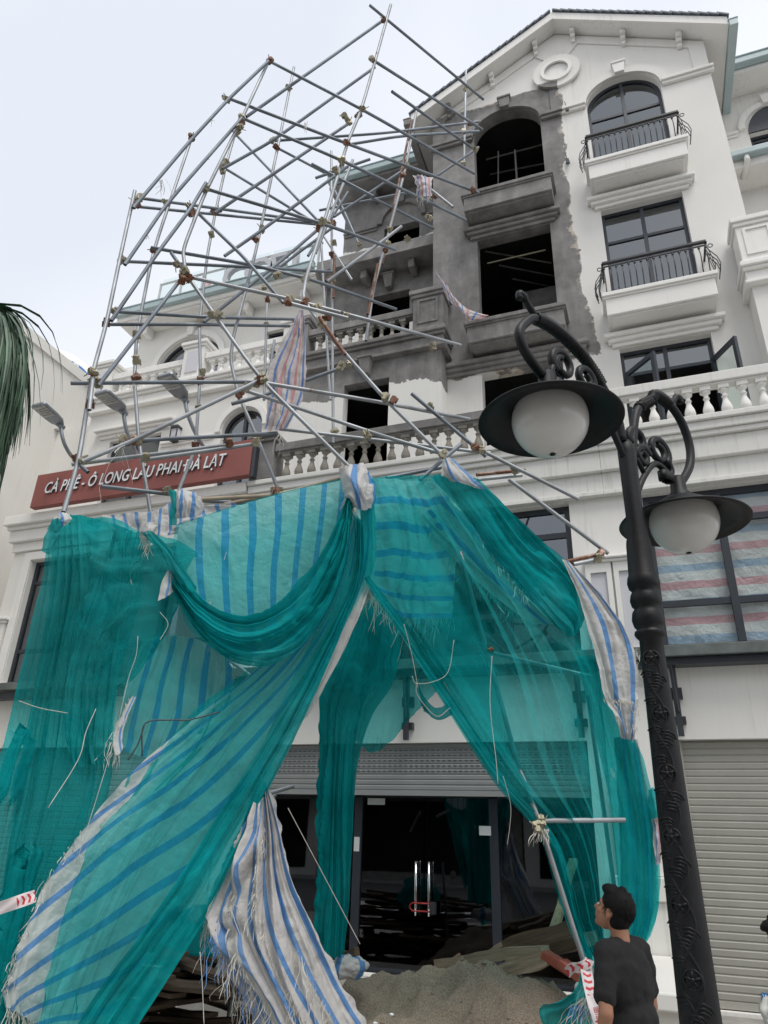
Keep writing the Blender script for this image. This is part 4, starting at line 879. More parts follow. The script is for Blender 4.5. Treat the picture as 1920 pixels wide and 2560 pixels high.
# ================================================================== STREET LAMP
def iron_mat():
    m, t, b, o = mat('black_cast_iron'); v = pos(t); f = noise(t, v, 9, 6, .6)
    L(t, ramp(t, f, [(.3, (.003, .0035, .0045)), (.65, (.008, .0085, .0105)), (.85, (.028, .027, .025))]), b.inputs['Base Color'])
    b.inputs['Roughness'].default_value = .5; b.inputs['Specular IOR Level'].default_value = .3; bump(t, b, noise(t, v, 45, 5), .35, .004); return m
M['cast'] = iron_mat()
LX, LY = .055, 4.0
lamp = thing('street_lamp', 'black cast iron street lamp with two hooded white globe lights on scrolled arms', 'street lamp', (LX, LY, -.2))
MB().lathe([(0, 3.92), (.028, 3.92), (.05, 3.88), (.052, 3.84), (.05, 3.4), (.062, 3.26)], (LX, LY, 0), 20).build('upper_pole', M['cast'], lamp, True)
prof = [(.064, 3.27), (.068, 3.24), (.075, 3.06), (.084, 3.04), (.088, 3.01), (.082, 2.98), (.066, 2.965), (.078, 2.94), (.084, 2.91), (.078, 2.88), (.064, 2.865), (.080, 2.84), (.086, 2.80), (.078, 2.765), (.062, 2.745), (.078, 2.735), (.082, 2.72), (.074, 2.705), (.060, 2.69), (.062, 2.6), (.105, .0), (.11, -.2)]
pole = MB().lathe(prof, (LX, LY, 0), 28).build('pole', M['cast'], lamp, True)
# climbing relief: vine and flowers on the shaft
def shaft_r(z): return .056+(2.6-z)/2.6*.043
b = MB(); n = 220
for ph in (0, pi):
    b.tube([(LX+(shaft_r(z)+.002)*cos(a), LY+(shaft_r(z)+.002)*sin(a), z) for z, a in [(-.1+2.72*k/n, -1.75+ph*.0+.55*sin(2*pi*(k/n)*6+ph)) for k in range(n+1)]], .0085, 6)
b.build('vine_relief', M['cast'], lamp, True)
fl = MB()
fl.tube([(.040*cos(2*pi*k/20), 0, .040*sin(2*pi*k/20)) for k in range(21)], .006, 6, cap=False)
for k in range(5): fl.tube([(0, -.004, 0), (.036*cos(2*pi*k/5+.3), 0, .036*sin(2*pi*k/5+.3))], .007, 5)
fl.tube([(0, .004, 0), (0, -.012, 0)], .011, 8)
flm = fl.mesh('flower_relief', M['cast'], smooth=True)
lf = MB(); 
for k in range(3): lf.tube([(-.045+.006*k, 0, -.016*k+.015), (-.015, -.004, .022-.016*k), (.015, -.004, .016-.016*k), (.036-.008*k, 0, -.004-.013*k)], [.003, .0065, .0065, .002], 6)
lfm = lf.mesh('leaf_relief', M['cast'], smooth=True)
k = 0; z = 2.58
while z > -.1:
    a = -1.75+.18*sin(k*1.3); r_ = shaft_r(z)+.001
    put('flower_relief', flm, lamp, (LX+r_*cos(a), LY+r_*sin(a), z), (0, 0, a+pi/2))
    for da, dz in ((-.55, -.08), (.5, -.11), (.05, -.15), (-.4, -.22)):
        a2 = a+da; z2 = z+dz; r2 = shaft_r(z2)-.001
        put('leaf_relief', lfm, lamp, (LX+r2*cos(a2), LY+r2*sin(a2), z2), (0, .5*da, a2+pi/2))
    z -= .285; k += 1
def lamp_arm(H, ztop, gr, idx):
    """H = globe centre; arm rises from the pole and hooks over to the shade"""
    o0 = Vector((LX, LY, 0)); d = Vector((H.x-LX, H.y-LY, 0)); ln = d.length; d.normalize()
    def p(u, z): return o0+d*u+Vector((0, 0, z))
    def sm(pts, m=5):
        out = []
        for i in range(len(pts)-1):
            a = pts[max(i-1, 0)]; b_ = pts[i]; c = pts[i+1]; e = pts[min(i+2, len(pts)-1)]
            for s in range(m):
                t = s/m; out.append(.5*((2*b_)+(c-a)*t+(2*a-5*b_+4*c-e)*t*t+(3*b_-a-3*c+e)*t**3))
        return out+[pts[-1]]
    zc = H.z; tp = zc+gr*.72+.10
    up_ = ztop
    main = sm([p(.03, tp-.10), p(.06, tp+.10), p(.16, up_-.13), p(.34, up_+.03), p(ln*.80, up_+.10), p(ln+.06, up_+.08), p(ln+.17, up_-.02), p(ln+.215, tp+(up_-tp)*.66), p(ln+.17, tp+(up_-tp)*.36), p(ln+.03, tp+.03)])
    A = MB().tube(main, .028, 12).build('arm', M['cast'], lamp, True)
    # twisted cladding on the upper part of the arm with a leaf end
    seg = main[11:25]; b = MB()
    for i in range(len(seg)*3):
        f_ = i/3; i0 = min(int(f_), len(seg)-2); q = seg[i0].lerp(seg[i0+1], f_-i0); t = (seg[i0+1]-seg[i0]).normalized()
        n1 = t.orthogonal().normalized(); n2 = t.cross(n1)
        b.tube([q+t*.012*(s/6-.5)*2+(n1*cos(2*pi*s/6)+n2*sin(2*pi*s/6))*.032 for s in range(7)], .0095, 5)
    b.build('twist_cladding', M['cast'], A, True)
    e = main[25]; b = MB(); b.tube(sm([e+Vector((0, 0, .02)), e+d*.05+Vector((0, 0, .06)), e+d*.09+Vector((0, 0, .10)), e+d*.13+Vector((0, 0, .10)), e+d*.13+Vector((0, 0, .07))], 4), [.02]*8+[.028]*5+[.022]*4, 8); b.build('leaf_end', M['cast'], A, True)
    # inner scroll from pole to shade
    sc_ = [p(.03, tp-.22), p(.14, tp-.05), p(.28, tp+.09), p(.40, tp+.06), p(ln-.10, tp+.02)]
    b = MB().tube(sm(sc_), .020, 10)
    for (cu, cz, r0, a0, tr, sgn) in ((ln-.16, tp+.20, .10, -.9, 1.4, 1), (ln-.38, tp+.20, .085, pi+.6, 1.3, -1), (.16, tp+.10, .07, 0.3, 1.2, 1)):
        b.tube([p(cu+r0*(1-.55*k/26)*cos(a0+sgn*2*pi*tr*k/26), cz+r0*(1-.55*k/26)*sin(a0+sgn*2*pi*tr*k/26)) for k in range(27)], [.027-.008*k/26 for k in range(27)], 8)
    b.tube(sm([p(ln-.10, tp+.02), p(ln-.05, tp+.09), p(ln-.08, tp+.16)]), .02, 8)
    b.tube([p(.15, tp-.02), p(.10, tp+.06), p(.18, tp+.16), p(.26, tp+.20)], .015, 8)
    for k in range(3): b.tube([p(ln-.15+.03*k, tp+.0), p(ln-.15+.03*k, tp+.06)], .032, 10)
    b.build('scroll', M['cast'], A, True)
    # neck, shade, globe
    rs = gr*1.86
    MB().lathe([(.03, .16), (.045, .15), (.05, .05), (.07, .03), (.075, 0)], (H.x, H.y, tp-.09), 16).build('neck', M['cast'], lamp, True)
    q = gr
    shp = [(.0, .80*q), (.3*q, .78*q), (.6*q, .70*q), (.82*q, .56*q), (.94*q, .42*q), (1.04*q, .33*q), (1.25*q, .23*q), (1.55*q, .10*q), (rs, .0), (rs+.006, -.008), (rs, -.016), (1.55*q, .075*q), (1.25*q, .19*q), (1.03*q, .29*q), (.92*q, .38*q), (.8*q, .52*q), (0, .72*q)]
    MB().lathe(shp, (H.x, H.y, zc), 56).build('shade', M['cast'], lamp, True)
    gl = [(gr*sin(pi*k/28), -gr*cos(pi*k/28)*(1.0)) for k in range(19)]
    G = MB().lathe(gl, H, 48).build('globe', M['globe'], lamp, True)
    MB().tube([H+Vector((0, 0, -gr-.004)), H+Vector((0, 0, -gr+.01))], .016, 12).build('drain_plug', M['cast'], G, True)
def globe_mat():
    m, t, b, o = mat('opal_globe'); v = pos(t); L(t, ramp(t, noise(t, v, 6, 5), [(.3, (.70, .69, .67)), (.7, (.78, .77, .75))]), b.inputs['Base Color'])
    b.inputs['Roughness'].default_value = .22; b.inputs['Subsurface Weight'].default_value = .0; b.inputs['Coat Weight'].default_value = .4; b.inputs['Coat Roughness'].default_value = .08
    tl = N(t, 'ShaderNodeBsdfTranslucent'); tl.inputs[0].default_value = (.8, .8, .78, 1); x_ = N(t, 'ShaderNodeMixShader'); x_.inputs[0].default_value = .25
    L(t, b.outputs[0], x_.inputs[1]); L(t, tl.outputs[0], x_.inputs[2]); L(t, x_.outputs[0], o.inputs[0]); return m
M['globe'] = globe_mat()
H1 = CAM+ray(1375, 1052)*(.42*1768/194*1.0); H2 = CAM+ray(1710, 1305)*(.42*1768/172*1.02)
lamp_arm(H1, H1.z+.58, .205, 0); lamp_arm(H2, H2.z+.80, .205, 1)
# ================================================================== NETTING AND TARPAULINS
from mathutils import noise as mnoise
def net_mat(name, dens=.5, col=(.010, .42, .435), tint=(.27, .82, .83)):
    m, t, b, o = mat(name); t.nodes.remove(b); v = pos(t)
    f = noise(t, v, 1.7, 5); c = ramp(t, f, [(.3, tuple(x*.75 for x in col)), (.7, tuple(x*1.2 for x in col))])
    c = mixc(t, ramp(t, noise(t, v, .9, 6, .65), [(.48, 0), (.8, .5)]), c, (.16, .44, .42)); df = N(t, 'ShaderNodeBsdfDiffuse'); L(t, c, df.inputs[0]); tl = N(t, 'ShaderNodeBsdfTranslucent'); L(t, c, tl.inputs[0])
    nb = N(t, 'ShaderNodeBump'); nb.inputs['Strength'].default_value = .5; nb.inputs['Distance'].default_value = .02
    cz = math_(t, 'ABSOLUTE', math_(t, 'SUBTRACT', noise(t, v, 6, 3, .5), .5)); L(t, math_(t, 'ADD', math_(t, 'MULTIPLY', cz, 2.5), noise(t, v, 18, 5, .6)), nb.inputs['Height']); L(t, nb.outputs[0], df.inputs['Normal']); L(t, nb.outputs[0], tl.inputs['Normal'])
    s1 = N(t, 'ShaderNodeMixShader'); s1.inputs[0].default_value = .45; L(t, df.outputs[0], s1.inputs[1]); L(t, tl.outputs[0], s1.inputs[2])
    tr = N(t, 'ShaderNodeBsdfTransparent'); tr.inputs[0].default_value = (*tint, 1)
    uv = N(t, 'ShaderNodeUVMap'); mp = N(t, 'ShaderNodeMapping'); mp.inputs['Scale'].default_value = (30, 1.5, 1); L(t, uv.outputs[0], mp.inputs[0])
    d = math_(t, 'ADD', math_(t, 'MULTIPLY', noise(t, v, 3.5, 5), .22), math_(t, 'MULTIPLY', noise(t, mp.outputs[0], 1, 3), .2))
    lw = N(t, 'ShaderNodeLayerWeight'); lw.inputs['Blend'].default_value = .35
    d = math_(t, 'ADD', math_(t, 'ADD', d, dens-.21), math_(t, 'MULTIPLY', lw.outputs['Facing'], .28)); d = math_(t, 'MULTIPLY', math_(t, 'MINIMUM', d, 1.0), ramp(t, noise(t, v, 4.2, 3, .5), [(.265, 0), (.285, 1)]))
    hol = ramp(t, noise(t, v, 4.2, 3, .5), [(.265, 1), (.285, 0)]); L(t, mixc(t, hol, tint, (1., 1., 1.)), tr.inputs[0])
    s2 = N(t, 'ShaderNodeMixShader'); L(t, d, s2.inputs[0]); L(t, tr.outputs[0], s2.inputs[1]); L(t, s1.outputs[0], s2.inputs[2]); L(t, s2.outputs[0], o.inputs[0]); return m
M['net'] = net_mat('teal_shade_net', .37); M['netd'] = net_mat('teal_shade_net_doubled', .70, (.010, .40, .42)); M['nett'] = net_mat('teal_shade_net_worn', .24, (.012, .48, .49), (.50, .92, .93))
M['netm'] = net_mat('teal_shade_net_faded', .33, (.010, .42, .43), (.40, .88, .89))
def cr(a, b, c, d, t): return .5*((2*b)+(c-a)*t+(2*a-5*b+4*c-d)*t*t+(3*b-a-3*c+d)*t**3)
def spl(P_, n):
    m = len(P_)-1; out = []
    for i in range(n+1):
        f = i/n*m; k = min(int(f), m-1); t = f-k
        a = P_[k-1] if k else P_[0]*2-P_[1]; d = P_[k+2] if k+2 <= m else P_[m]*2-P_[m-1]
        out.append(cr(a, P_[k], P_[k+1], d, t))
    return out
def cloth(name, rows, m, parent, nu=60, nv=70, fold=(.03, 7), along='v', seed=1, uvs=(4, 1), swap=False, wr=.026, d=0., taper=(.15, 0), edge=0.0, absY=False, skew=0):
    """rows of (px, py, depth offset); folds run along v (rows direction) or u"""
    G = [[at(q[0], q[1], (0 if absY else YF(q[0]))+(q[2] if len(q) > 2 else 0)+d) for q in r] for r in rows]
    rowsI = [spl(r, nu) for r in G]; cols = [spl([rowsI[i][j] for i in range(len(rowsI))], nv) for j in range(nu+1)]
    Pm = [[cols[j][i] for j in range(nu+1)] for i in range(nv+1)]
    amp, fr = fold; out = []
    for i in range(nv+1):
        v = i/nv; rr = []
        for j in range(nu+1):
            u = j/nu; a_, c_ = (u, v) if along == 'v' else (v, u)
            w = mnoise.noise(Vector((a_*2.6+seed*3.7, c_*1.6, seed)))*1.5
            ph = 2*pi*(fr*a_+w)
            s = (1-2*abs(sin(ph*.5))**.75)*.9+.35*sin(2.3*ph+seed)+.14*sin(4.1*ph+2*seed)
            k = min(1, .25+c_/max(taper[0], 1e-3)) if taper[0] else 1
            if taper[1]: k *= min(1, .25+(1-c_)/taper[1])
            fade = .45+1.1*mnoise.noise(Vector((a_*2.3+9, c_*2.2, seed+5)))
            h = amp*k*s*max(.1, fade+.3)
            p = Pm[i][j]; h2 = wr*mnoise.noise(p*3.2+Vector((seed, 0, 0)))+.7*wr*(abs(mnoise.noise(p*6+Vector((0, seed, 0))))-.25)+.35*wr*mnoise.noise(p*13+Vector((seed, seed, 0)))
            i0, i1 = max(i-1, 0), min(i+1, nv); j0, j1 = max(j-1, 0), min(j+1, nu)
            nn = (Pm[i1][j]-Pm[i0][j]).cross(Pm[i][j1]-Pm[i][j0])
            if nn.length > 1e-9:
                nn.normalize()
                if nn.y > 0: nn = -nn
            else: nn = Vector((0, -1, 0))
            nn = (nn+Vector((0, -1, 0))).normalized()
            q = p+nn*(h+h2)
            if edge:
                e0 = edge*mnoise.noise(Vector((i*.21, seed, j*.05)))*(1 if j in (0, nu) else 0)+edge*mnoise.noise(Vector((j*.23, seed+3, 0)))*(1 if i == nv else 0)
                q = q+Vector((e0, 0, e0*.6))
            rr.append(q)
        out.append(rr)
    o = grid_obj(name, out, m, parent, uvs, True, swap, skew); return o, out
def fringe(name, pts, n, ln, parent, mt=None, rs=1, spread=.3, r=.0021, sag=.35):
    P_ = spl(list(pts), n); return threads(name, P_, 2, ln, mt or M['twine'], parent, sag, r, spread, rs)
M['fray_blue'] = simple('blue_frayed_fibre', (.12, .28, .62), .7, var=.2, sc=9, bs=0); M['fray_teal'] = simple('teal_frayed_fibre', (.10, .42, .40), .7, var=.2, sc=9, bs=0)
def drape(name, lab, rows, m, parts=(), **kw):
    """a sheet: an empty at its lower edge with the cloth and its frayed ends as parts"""
    q = rows[-1][len(rows[-1])//2]; T = thing(name, lab, 'net' if 'net' in name else 'tarp', at(q[0], q[1], (0 if kw.get('absY') else YF(q[0]))+(q[2] if len(q) > 2 else 0)), 'nets and tarpaulins draped on the scaffold')
    o, P_ = cloth('netting' if 'net' in name else 'sheet', rows, m, T, **kw); return T, P_
# ---- left curtain of netting
T, P_ = drape('net_curtain', 'dense teal net curtain hanging down the far left edge of the scaffold', [
 [(128,1300),(165,1288),(215,1292),(270,1305),(330,1325)], [(100,1450,-.02),(165,1470),(225,1490),(285,1495),(345,1480)],
 [(58,1650,-.05),(125,1670),(190,1690),(240,1715),(285,1730)], [(0,1900,-.1),(75,1920),(150,1930),(215,1930),(280,1930)],
 [(-70,2200,-.15),(20,2190,-.1),(95,2170),(165,2150),(240,2120)], [(-160,2560,-.2),(-60,2540,-.1),(10,2500),(70,2440),(130,2380)], [(-230,2900,-.2),(-120,2900,-.1),(-50,2880),(0,2850),(40,2800)]],
 M['net'], nu=90, nv=80, fold=(.05, 8), seed=2, uvs=(1, 1))
cloth('netting_layer', [[(135,1300),(190,1285),(250,1300)], [(120,1500),(170,1520),(230,1560)], [(80,1750),(150,1780),(235,1800)], [(40,2000),(130,2020),(230,2000)], [(0,2250),(80,2240),(170,2180)], [(-40,2500),(50,2460),(120,2400)]], M['net'], T, nu=60, nv=70, fold=(.03, 5), seed=12, d=.1, uvs=(1, 1))
fringe('frayed_edge', [P_[i][-1] for i in range(20, 70, 10)], 30, .10, T, M['fray_teal'], 3)
for k, st in enumerate(([(318,1328),(338,1326),(362,1336)], [(285,1330),(300,1325),(318,1332)])):
    dx = -46*k
    cloth('gathered_fold', [[(q[0], q[1]) for q in st], [(282+dx,1480),(312+dx,1490),(348+dx,1500)], [(222+dx,1650),(258+dx,1665),(300+dx,1680)], [(205+dx,1800),(248+dx,1815),(285+dx,1830)], [(218+dx,1900),(246+dx,1915),(272+dx,1905)]], M['net'], T, nu=30, nv=70, fold=(.04, 3), seed=18+k, uvs=(1, 1), d=-.05, taper=(0, 0))
cloth('gathered_fold', [[(352,1330),(366,1326),(382,1328)], [(395,1375),(410,1372),(420,1365)], [(425,1420),(436,1415),(446,1404)], [(470,1490),(482,1480),(492,1466)]], M['netd'], T, nu=14, nv=30, fold=(.02, 2), seed=27, uvs=(1, 1), d=-.16, taper=(0, 0))
# ---- swags of the upper left
T, P_ = drape('net_swag', 'teal net slung in a deep loop between the two left knots', [
 [(200,1298,.02),(290,1300,.02),(360,1330,.02),(430,1345,.02),(500,1385,.02)], [(225,1380,-.05),(300,1400,-.08),(370,1400,-.08),(430,1390,-.06),(485,1395)],
 [(215,1480,-.02),(290,1505,-.08),(350,1505,-.08),(410,1475,-.06),(465,1430)], [(195,1560),(270,1620,-.04),(350,1610,-.06),(420,1540,-.04),(462,1455)], [(190,1640,.04),(270,1720,.02),(340,1690,.02),(400,1590,.0),(455,1470)]],
 M['net'], nu=70, nv=50, fold=(.03, 3), along='u', seed=4, uvs=(1, 1), taper=(0, 0))
T, P_ = drape('shade_net', 'worn see-through teal net with holes over the torn sheet at the left', [
 [(300,1330,.06),(350,1345,.04),(390,1350,.04),(420,1370,.04),(450,1400,.04)], [(290,1450,.05),(350,1450),(410,1460),(470,1500),(540,1560)],
 [(250,1580,.03),(350,1590),(440,1590),(530,1610),(630,1640)], [(230,1720),(320,1740),(420,1750),(510,1760),(580,1740)], [(235,1900),(300,1910),(380,1910),(450,1890),(520,1850)], [(190,2050),(250,2060),(300,2040),(350,2000),(420,1960)]],
 M['nett'], nu=80, nv=80, fold=(.03, 5), seed=5, uvs=(1, 1))
# ---- striped tarp of the upper left under the net
T, P_ = drape('striped_tarp', 'pale striped tarp hung straight from the top bar, upright blue stripes under teal net', [
 [(448,1312,.06),(560,1275,.05),(680,1240,.04),(790,1213,.04),(872,1198,.03)], [(440,1380,.05),(560,1360,.03),(680,1330,.02),(780,1310),(868,1260)],
 [(450,1450,.05),(560,1450,.02),(670,1430),(770,1390),(860,1310)], [(470,1540,.03),(570,1560),(670,1545),(760,1480),(850,1380)], [(520,1600,.05),(590,1640,.04),(670,1630,.02),(750,1560),(835,1440)]],
 M['tarp'], nu=80, nv=60, fold=(.010, 3), seed=6, uvs=(7.2, 1), wr=.012, d=.04)
cloth('netting_cover', [[(440,1312,.0),(560,1272),(680,1237),(790,1210),(876,1192)], [(430,1380),(560,1360),(680,1330),(780,1310),(872,1260)], [(440,1455),(560,1455),(670,1435),(770,1395),(865,1310)], [(460,1550),(570,1575),(670,1560),(765,1490),(855,1380)], [(500,1600),(590,1650),(680,1640),(770,1570),(848,1450)]], M['nett'], T, nu=60, nv=50, fold=(.008, 3), seed=7, uvs=(1, 1), d=-.05, wr=.008)
# ---- heavy gathered swag sweeping up to the middle knot
for i, (off, m_, lab) in enumerate(((0, 'netd', 'upper dark gathered teal net loop rising to the middle knot'), (55, 'netd', 'lower dark gathered teal net loop rising to the middle knot'))):
    up_ = [(425,1410),(500,1490),(590,1535),(680,1515),(760,1440),(830,1330),(868,1235)]; lo_ = [(430,1470),(500,1560),(600,1610),(700,1590),(785,1520),(850,1390),(882,1262)]
    rows = []
    for k in range(4):
        f = k/3; rows.append([(a[0]*(1-f)+b_[0]*f+(off*.12 if 0 < j < 6 else 0), a[1]*(1-f)+b_[1]*f+(off*(sin(pi*j/6)**.7) if 0 < j < 6 else off*.1), -.10-.05*f-(.06 if 0 < j < 6 else 0)) for j, (a, b_) in enumerate(zip(up_, lo_))])
    drape('net_swag', lab, rows, M[m_], nu=120, nv=60, fold=(.045, 4.2), along='u', seed=8+i, uvs=(1, 1), taper=(0, 0))
# ---- the great diagonal sheet: tarp below, net above
Tt, P_ = drape('striped_tarp', 'huge striped tarp slanting from the middle knot to the bottom left corner', [
 [(868,1265,.05),(880,1280,.05),(890,1295,.05),(900,1310,.05)], [(775,1500,.02),(815,1490,.02),(850,1470,.02),(888,1445,.05)], [(650,1660),(700,1650),(755,1640),(815,1620,.05)],
 [(480,1800),(555,1800),(630,1805),(705,1825,.05)], [(325,1935,-.02),(410,1950),(500,1985),(585,2045,.05)], [(215,2065,-.05),(290,2090,-.02),(380,2150),(470,2235,.05)],
 [(110,2220,-.08),(190,2270,-.02),(280,2330),(360,2400,.05)], [(40,2390,-.1),(110,2430,-.04),(190,2480),(270,2560,.05)], [(10,2520,-.1),(60,2545,-.04),(120,2590),(170,2680,.05)]],
 M['tarp'], nu=70, nv=110, fold=(.018, 3.5), seed=15, uvs=(4.6, 1), edge=.02, skew=7.5)
fringe('frayed_hem', P_[-1][:60], 50, .16, Tt, None, 5, .25); fringe('frayed_hem', [P_[i][0] for i in range(70, 110, 6)], 50, .10, Tt, None, 6, .5)
T, P_ = drape('net_sheet', 'wide teal net slanting over the huge striped tarp, its dark hem twisted', [
 [(868,1255),(882,1270),(895,1290),(908,1310)], [(780,1470),(822,1470),(862,1460),(897,1440)], [(650,1645),(705,1645),(765,1640),(828,1620)],
 [(470,1790),(550,1795),(635,1810),(722,1830)], [(345,1965,-.04),(425,1960,-.03),(510,1995),(605,2045)], [(238,2095,-.08),(310,2112,-.05),(395,2170),(490,2240)],
 [(172,2245,-.1),(230,2292,-.06),(300,2350),(385,2410)], [(128,2405,-.12),(172,2452,-.08),(230,2500),(290,2570)], [(98,2570,-.12),(132,2620,-.08),(175,2680),(210,2740)], [(60,2900,-.1),(90,2900,-.08),(120,2900),(150,2900)]],
 M['netm'], nu=90, nv=120, fold=(.035, 5), seed=16, uvs=(1, 1), d=-.09, edge=.03)
cloth('twisted_hem', [[(892,1290),(900,1300),(910,1310)], [(882,1450),(893,1450),(905,1440)], [(800,1620),(818,1625),(835,1630)], [(690,1810),(712,1830),(735,1850)], [(560,2010),(590,2045),(622,2070)], [(450,2190),(488,2235),(525,2270)], [(340,2350),(385,2400),(425,2440)], [(230,2500),(285,2555),(330,2590)], [(110,2700),(180,2740),(230,2760)]], M['netd'], T, nu=40, nv=120, fold=(.05, 3), seed=17, uvs=(1, 1), d=-.13, taper=(0, 0))
# ---- torn pale sheet seen through the worn net
T, P_ = drape('torn_sheet', 'torn striped sheet with shredded fibres seen through the worn left net', [
 [(360,1600,.3),(430,1590,.3),(500,1600,.3),(575,1640,.3)], [(320,1700,.3),(400,1690,.28),(480,1690,.28),(580,1710,.3)], [(295,1790,.3),(380,1790,.25),(470,1790,.25),(560,1790,.3)], [(285,1860,.3),(350,1890,.25),(430,1895,.25),(520,1840,.3)]],
 M['tarp'], nu=60, nv=40, fold=(.02, 4), seed=21, uvs=(5, 1), edge=.04)
fringe('shredded_fibres', P_[0], 60, .32, T, None, 8, .35); fringe('shredded_fibres', [Vector(p)+Vector((0, 0, -.25)) for p in P_[0]], 50, .28, T, None, 9, .35)
T, P_ = drape('torn_sheet', 'small white striped tarp corner poking out of the net under the left knot', [[(418,1425,-.12),(424,1424,-.12),(430,1428,-.12)], [(405,1455,-.12),(425,1460,-.13),(445,1462,-.12)], [(393,1502,-.12),(420,1490,-.13),(450,1466,-.12)]], M['tarp'], nu=14, nv=14, fold=(.006, 2), seed=22, uvs=(2, 1), taper=(0, 0))
T, P_ = drape('torn_sheet', 'narrow frayed white strip hanging in the slit of the left net', [[(325,1745,-.05),(332,1740,-.05),(340,1742,-.05)], [(300,1790,-.06),(308,1790,-.06),(318,1785,-.06)], [(283,1845,-.06),(293,1840,-.06),(305,1835,-.06)], [(288,1890,-.06),(300,1885,-.06),(308,1870,-.06)]], M['tarp'], nu=10, nv=24, fold=(.006, 2), seed=23, uvs=(1.2, 1), taper=(0, 0))
fringe('frayed_edge', [p[0] for p in P_], 20, .2, T, None, 10)
# ---- right of the middle knot
T, P_ = drape('striped_tarp', 'crumpled striped tarp bunched under the net right of the middle knot', [
 [(905,1205,.12),(970,1195,.1),(1040,1200,.1),(1125,1195,.1)], [(930,1290,.1),(985,1290,.06),(1050,1300,.06),(1130,1290,.1)], [(937,1390,.08),(1000,1390,.04),(1065,1400,.05),(1140,1390,.1)], [(922,1450,.08),(985,1470,.04),(1060,1480,.05),(1135,1480,.1)], [(920,1470,.1),(985,1535,.06),(1055,1545,.06),(1130,1545,.12)]],
 M['tarp'], nu=60, nv=60, fold=(.03, 3), seed=31, uvs=(1, 6.0), swap=True, edge=.03, wr=.03)
fringe('shredded_hem', P_[-1], 80, .22, T, None, 11, .3); fringe('shredded_hem', [P_[i][0] for i in range(45, 61, 3)], 30, .28, T, None, 12, .2)
T, P_ = drape('striped_tarp', 'long narrow striped tarp strip falling left of the middle opening', [
 [(905,1240,-.02),(920,1250,-.02),(937,1262,-.02)], [(890,1380,-.02),(915,1380,-.03),(940,1390,-.02)], [(850,1490),(885,1490,-.02),(928,1460,-.02)], [(800,1600),(835,1600,-.02),(890,1560,-.02)], [(735,1730),(770,1730),(825,1690)], [(680,1830),(715,1830),(770,1790)]],
 M['tarp'], nu=30, nv=60, fold=(.02, 2), seed=32, uvs=(1.6, 1), edge=.015)
T, P_ = drape('net_strip', 'narrow teal net strip over the long striped strip left of the opening', [
 [(895,1240,-.08),(915,1250,-.08),(937,1262,-.08)], [(870,1380,-.08),(905,1385,-.09),(940,1390,-.08)], [(830,1490,-.08),(870,1490,-.09),(915,1462,-.08)], [(780,1600,-.08),(820,1600,-.09),(860,1570,-.08)], [(715,1730,-.08),(760,1730,-.08),(800,1710,-.08)], [(650,1880,-.08),(690,1880,-.08),(725,1850,-.08)]],
 M['nett'], nu=30, nv=60, fold=(.02, 2.5), seed=33, uvs=(1, 1))
# ---- the big right hand net
T, P_ = drape('net_sheet', 'broad translucent teal net spread over the right side down to the man', [
 [(890,1200,-.06),(970,1192,-.06),(1050,1188,-.06),(1130,1180,-.06),(1200,1200,-.06)], [(905,1330,-.08),(1000,1320,-.08),(1100,1310,-.06),(1210,1300,-.04),(1330,1330,-.02)], [(915,1455,-.08),(1030,1450,-.08),(1150,1440,-.06),(1290,1430,-.04),(1430,1420,.03)],
 [(985,1560,-.08),(1090,1570,-.08),(1220,1570,-.06),(1360,1560,0),(1490,1560,.03)], [(1090,1730,-.08),(1190,1720,-.08),(1310,1720,-.06),(1430,1710,0),(1545,1690,.03)], [(1235,1955,-.06),(1310,1940,-.05),(1400,1930,0),(1500,1930,.03),(1598,1900,.05)],
 [(1362,2110,.04),(1415,2100,.06),(1480,2095,.08),(1560,2090,.08),(1638,2090,.08)], [(1425,2320,.12),(1465,2300,.12),(1515,2290,.12),(1580,2280,.12),(1648,2270,.12)], [(1480,2440,.15),(1505,2420,.15),(1535,2405,.15),(1570,2390,.15),(1605,2382,.15)]],
 M['net'], nu=110, nv=120, fold=(.045, 5), seed=41, uvs=(1, 1), d=0, taper=(.3, 0))
cloth('rolled_edge', [[(905,1440),(912,1445),(922,1440)], [(985,1550),(995,1556),(1010,1552)], [(1090,1722),(1103,1730),(1120,1725)], [(1235,1945),(1250,1955),(1272,1950)], [(1355,2100,.08),(1372,2112,.08),(1395,2105,.08)], [(1418,2310,.16),(1432,2318,.16),(1450,2312,.16)], [(1475,2430,.2),(1486,2440,.2),(1500,2432,.2)]], M['netd'], T, nu=14, nv=90, fold=(.02, 1.5), seed=42, uvs=(1, 1), d=-.06, taper=(0, 0))
cloth('netting_layer', [[(1000,1400),(1080,1420),(1160,1440)], [(1040,1560),(1130,1590),(1215,1620)], [(1120,1720),(1210,1760),(1260,1800)], [(1240,1940),(1300,1980),(1330,2010)], [(1340,2070),(1390,2150),(1420,2200)], [(1400,2260),(1450,2330),(1470,2380)]], M['net'], T, nu=40, nv=80, fold=(.03, 4), seed=43, uvs=(1, 1), d=.12)
cloth('netting_layer', [[(1440,1640),(1490,1640),(1545,1660)], [(1480,1800),(1530,1800),(1585,1830)], [(1520,1980),(1580,1980),(1640,2020)], [(1540,2150),(1600,2150),(1650,2180)], [(1550,2280),(1600,2300),(1645,2285)], [(1560,2380),(1580,2390),(1605,2385)]], M['net'], T, nu=40, nv=80, fold=(.035, 3.5), seed=44, uvs=(1, 1), d=.22)
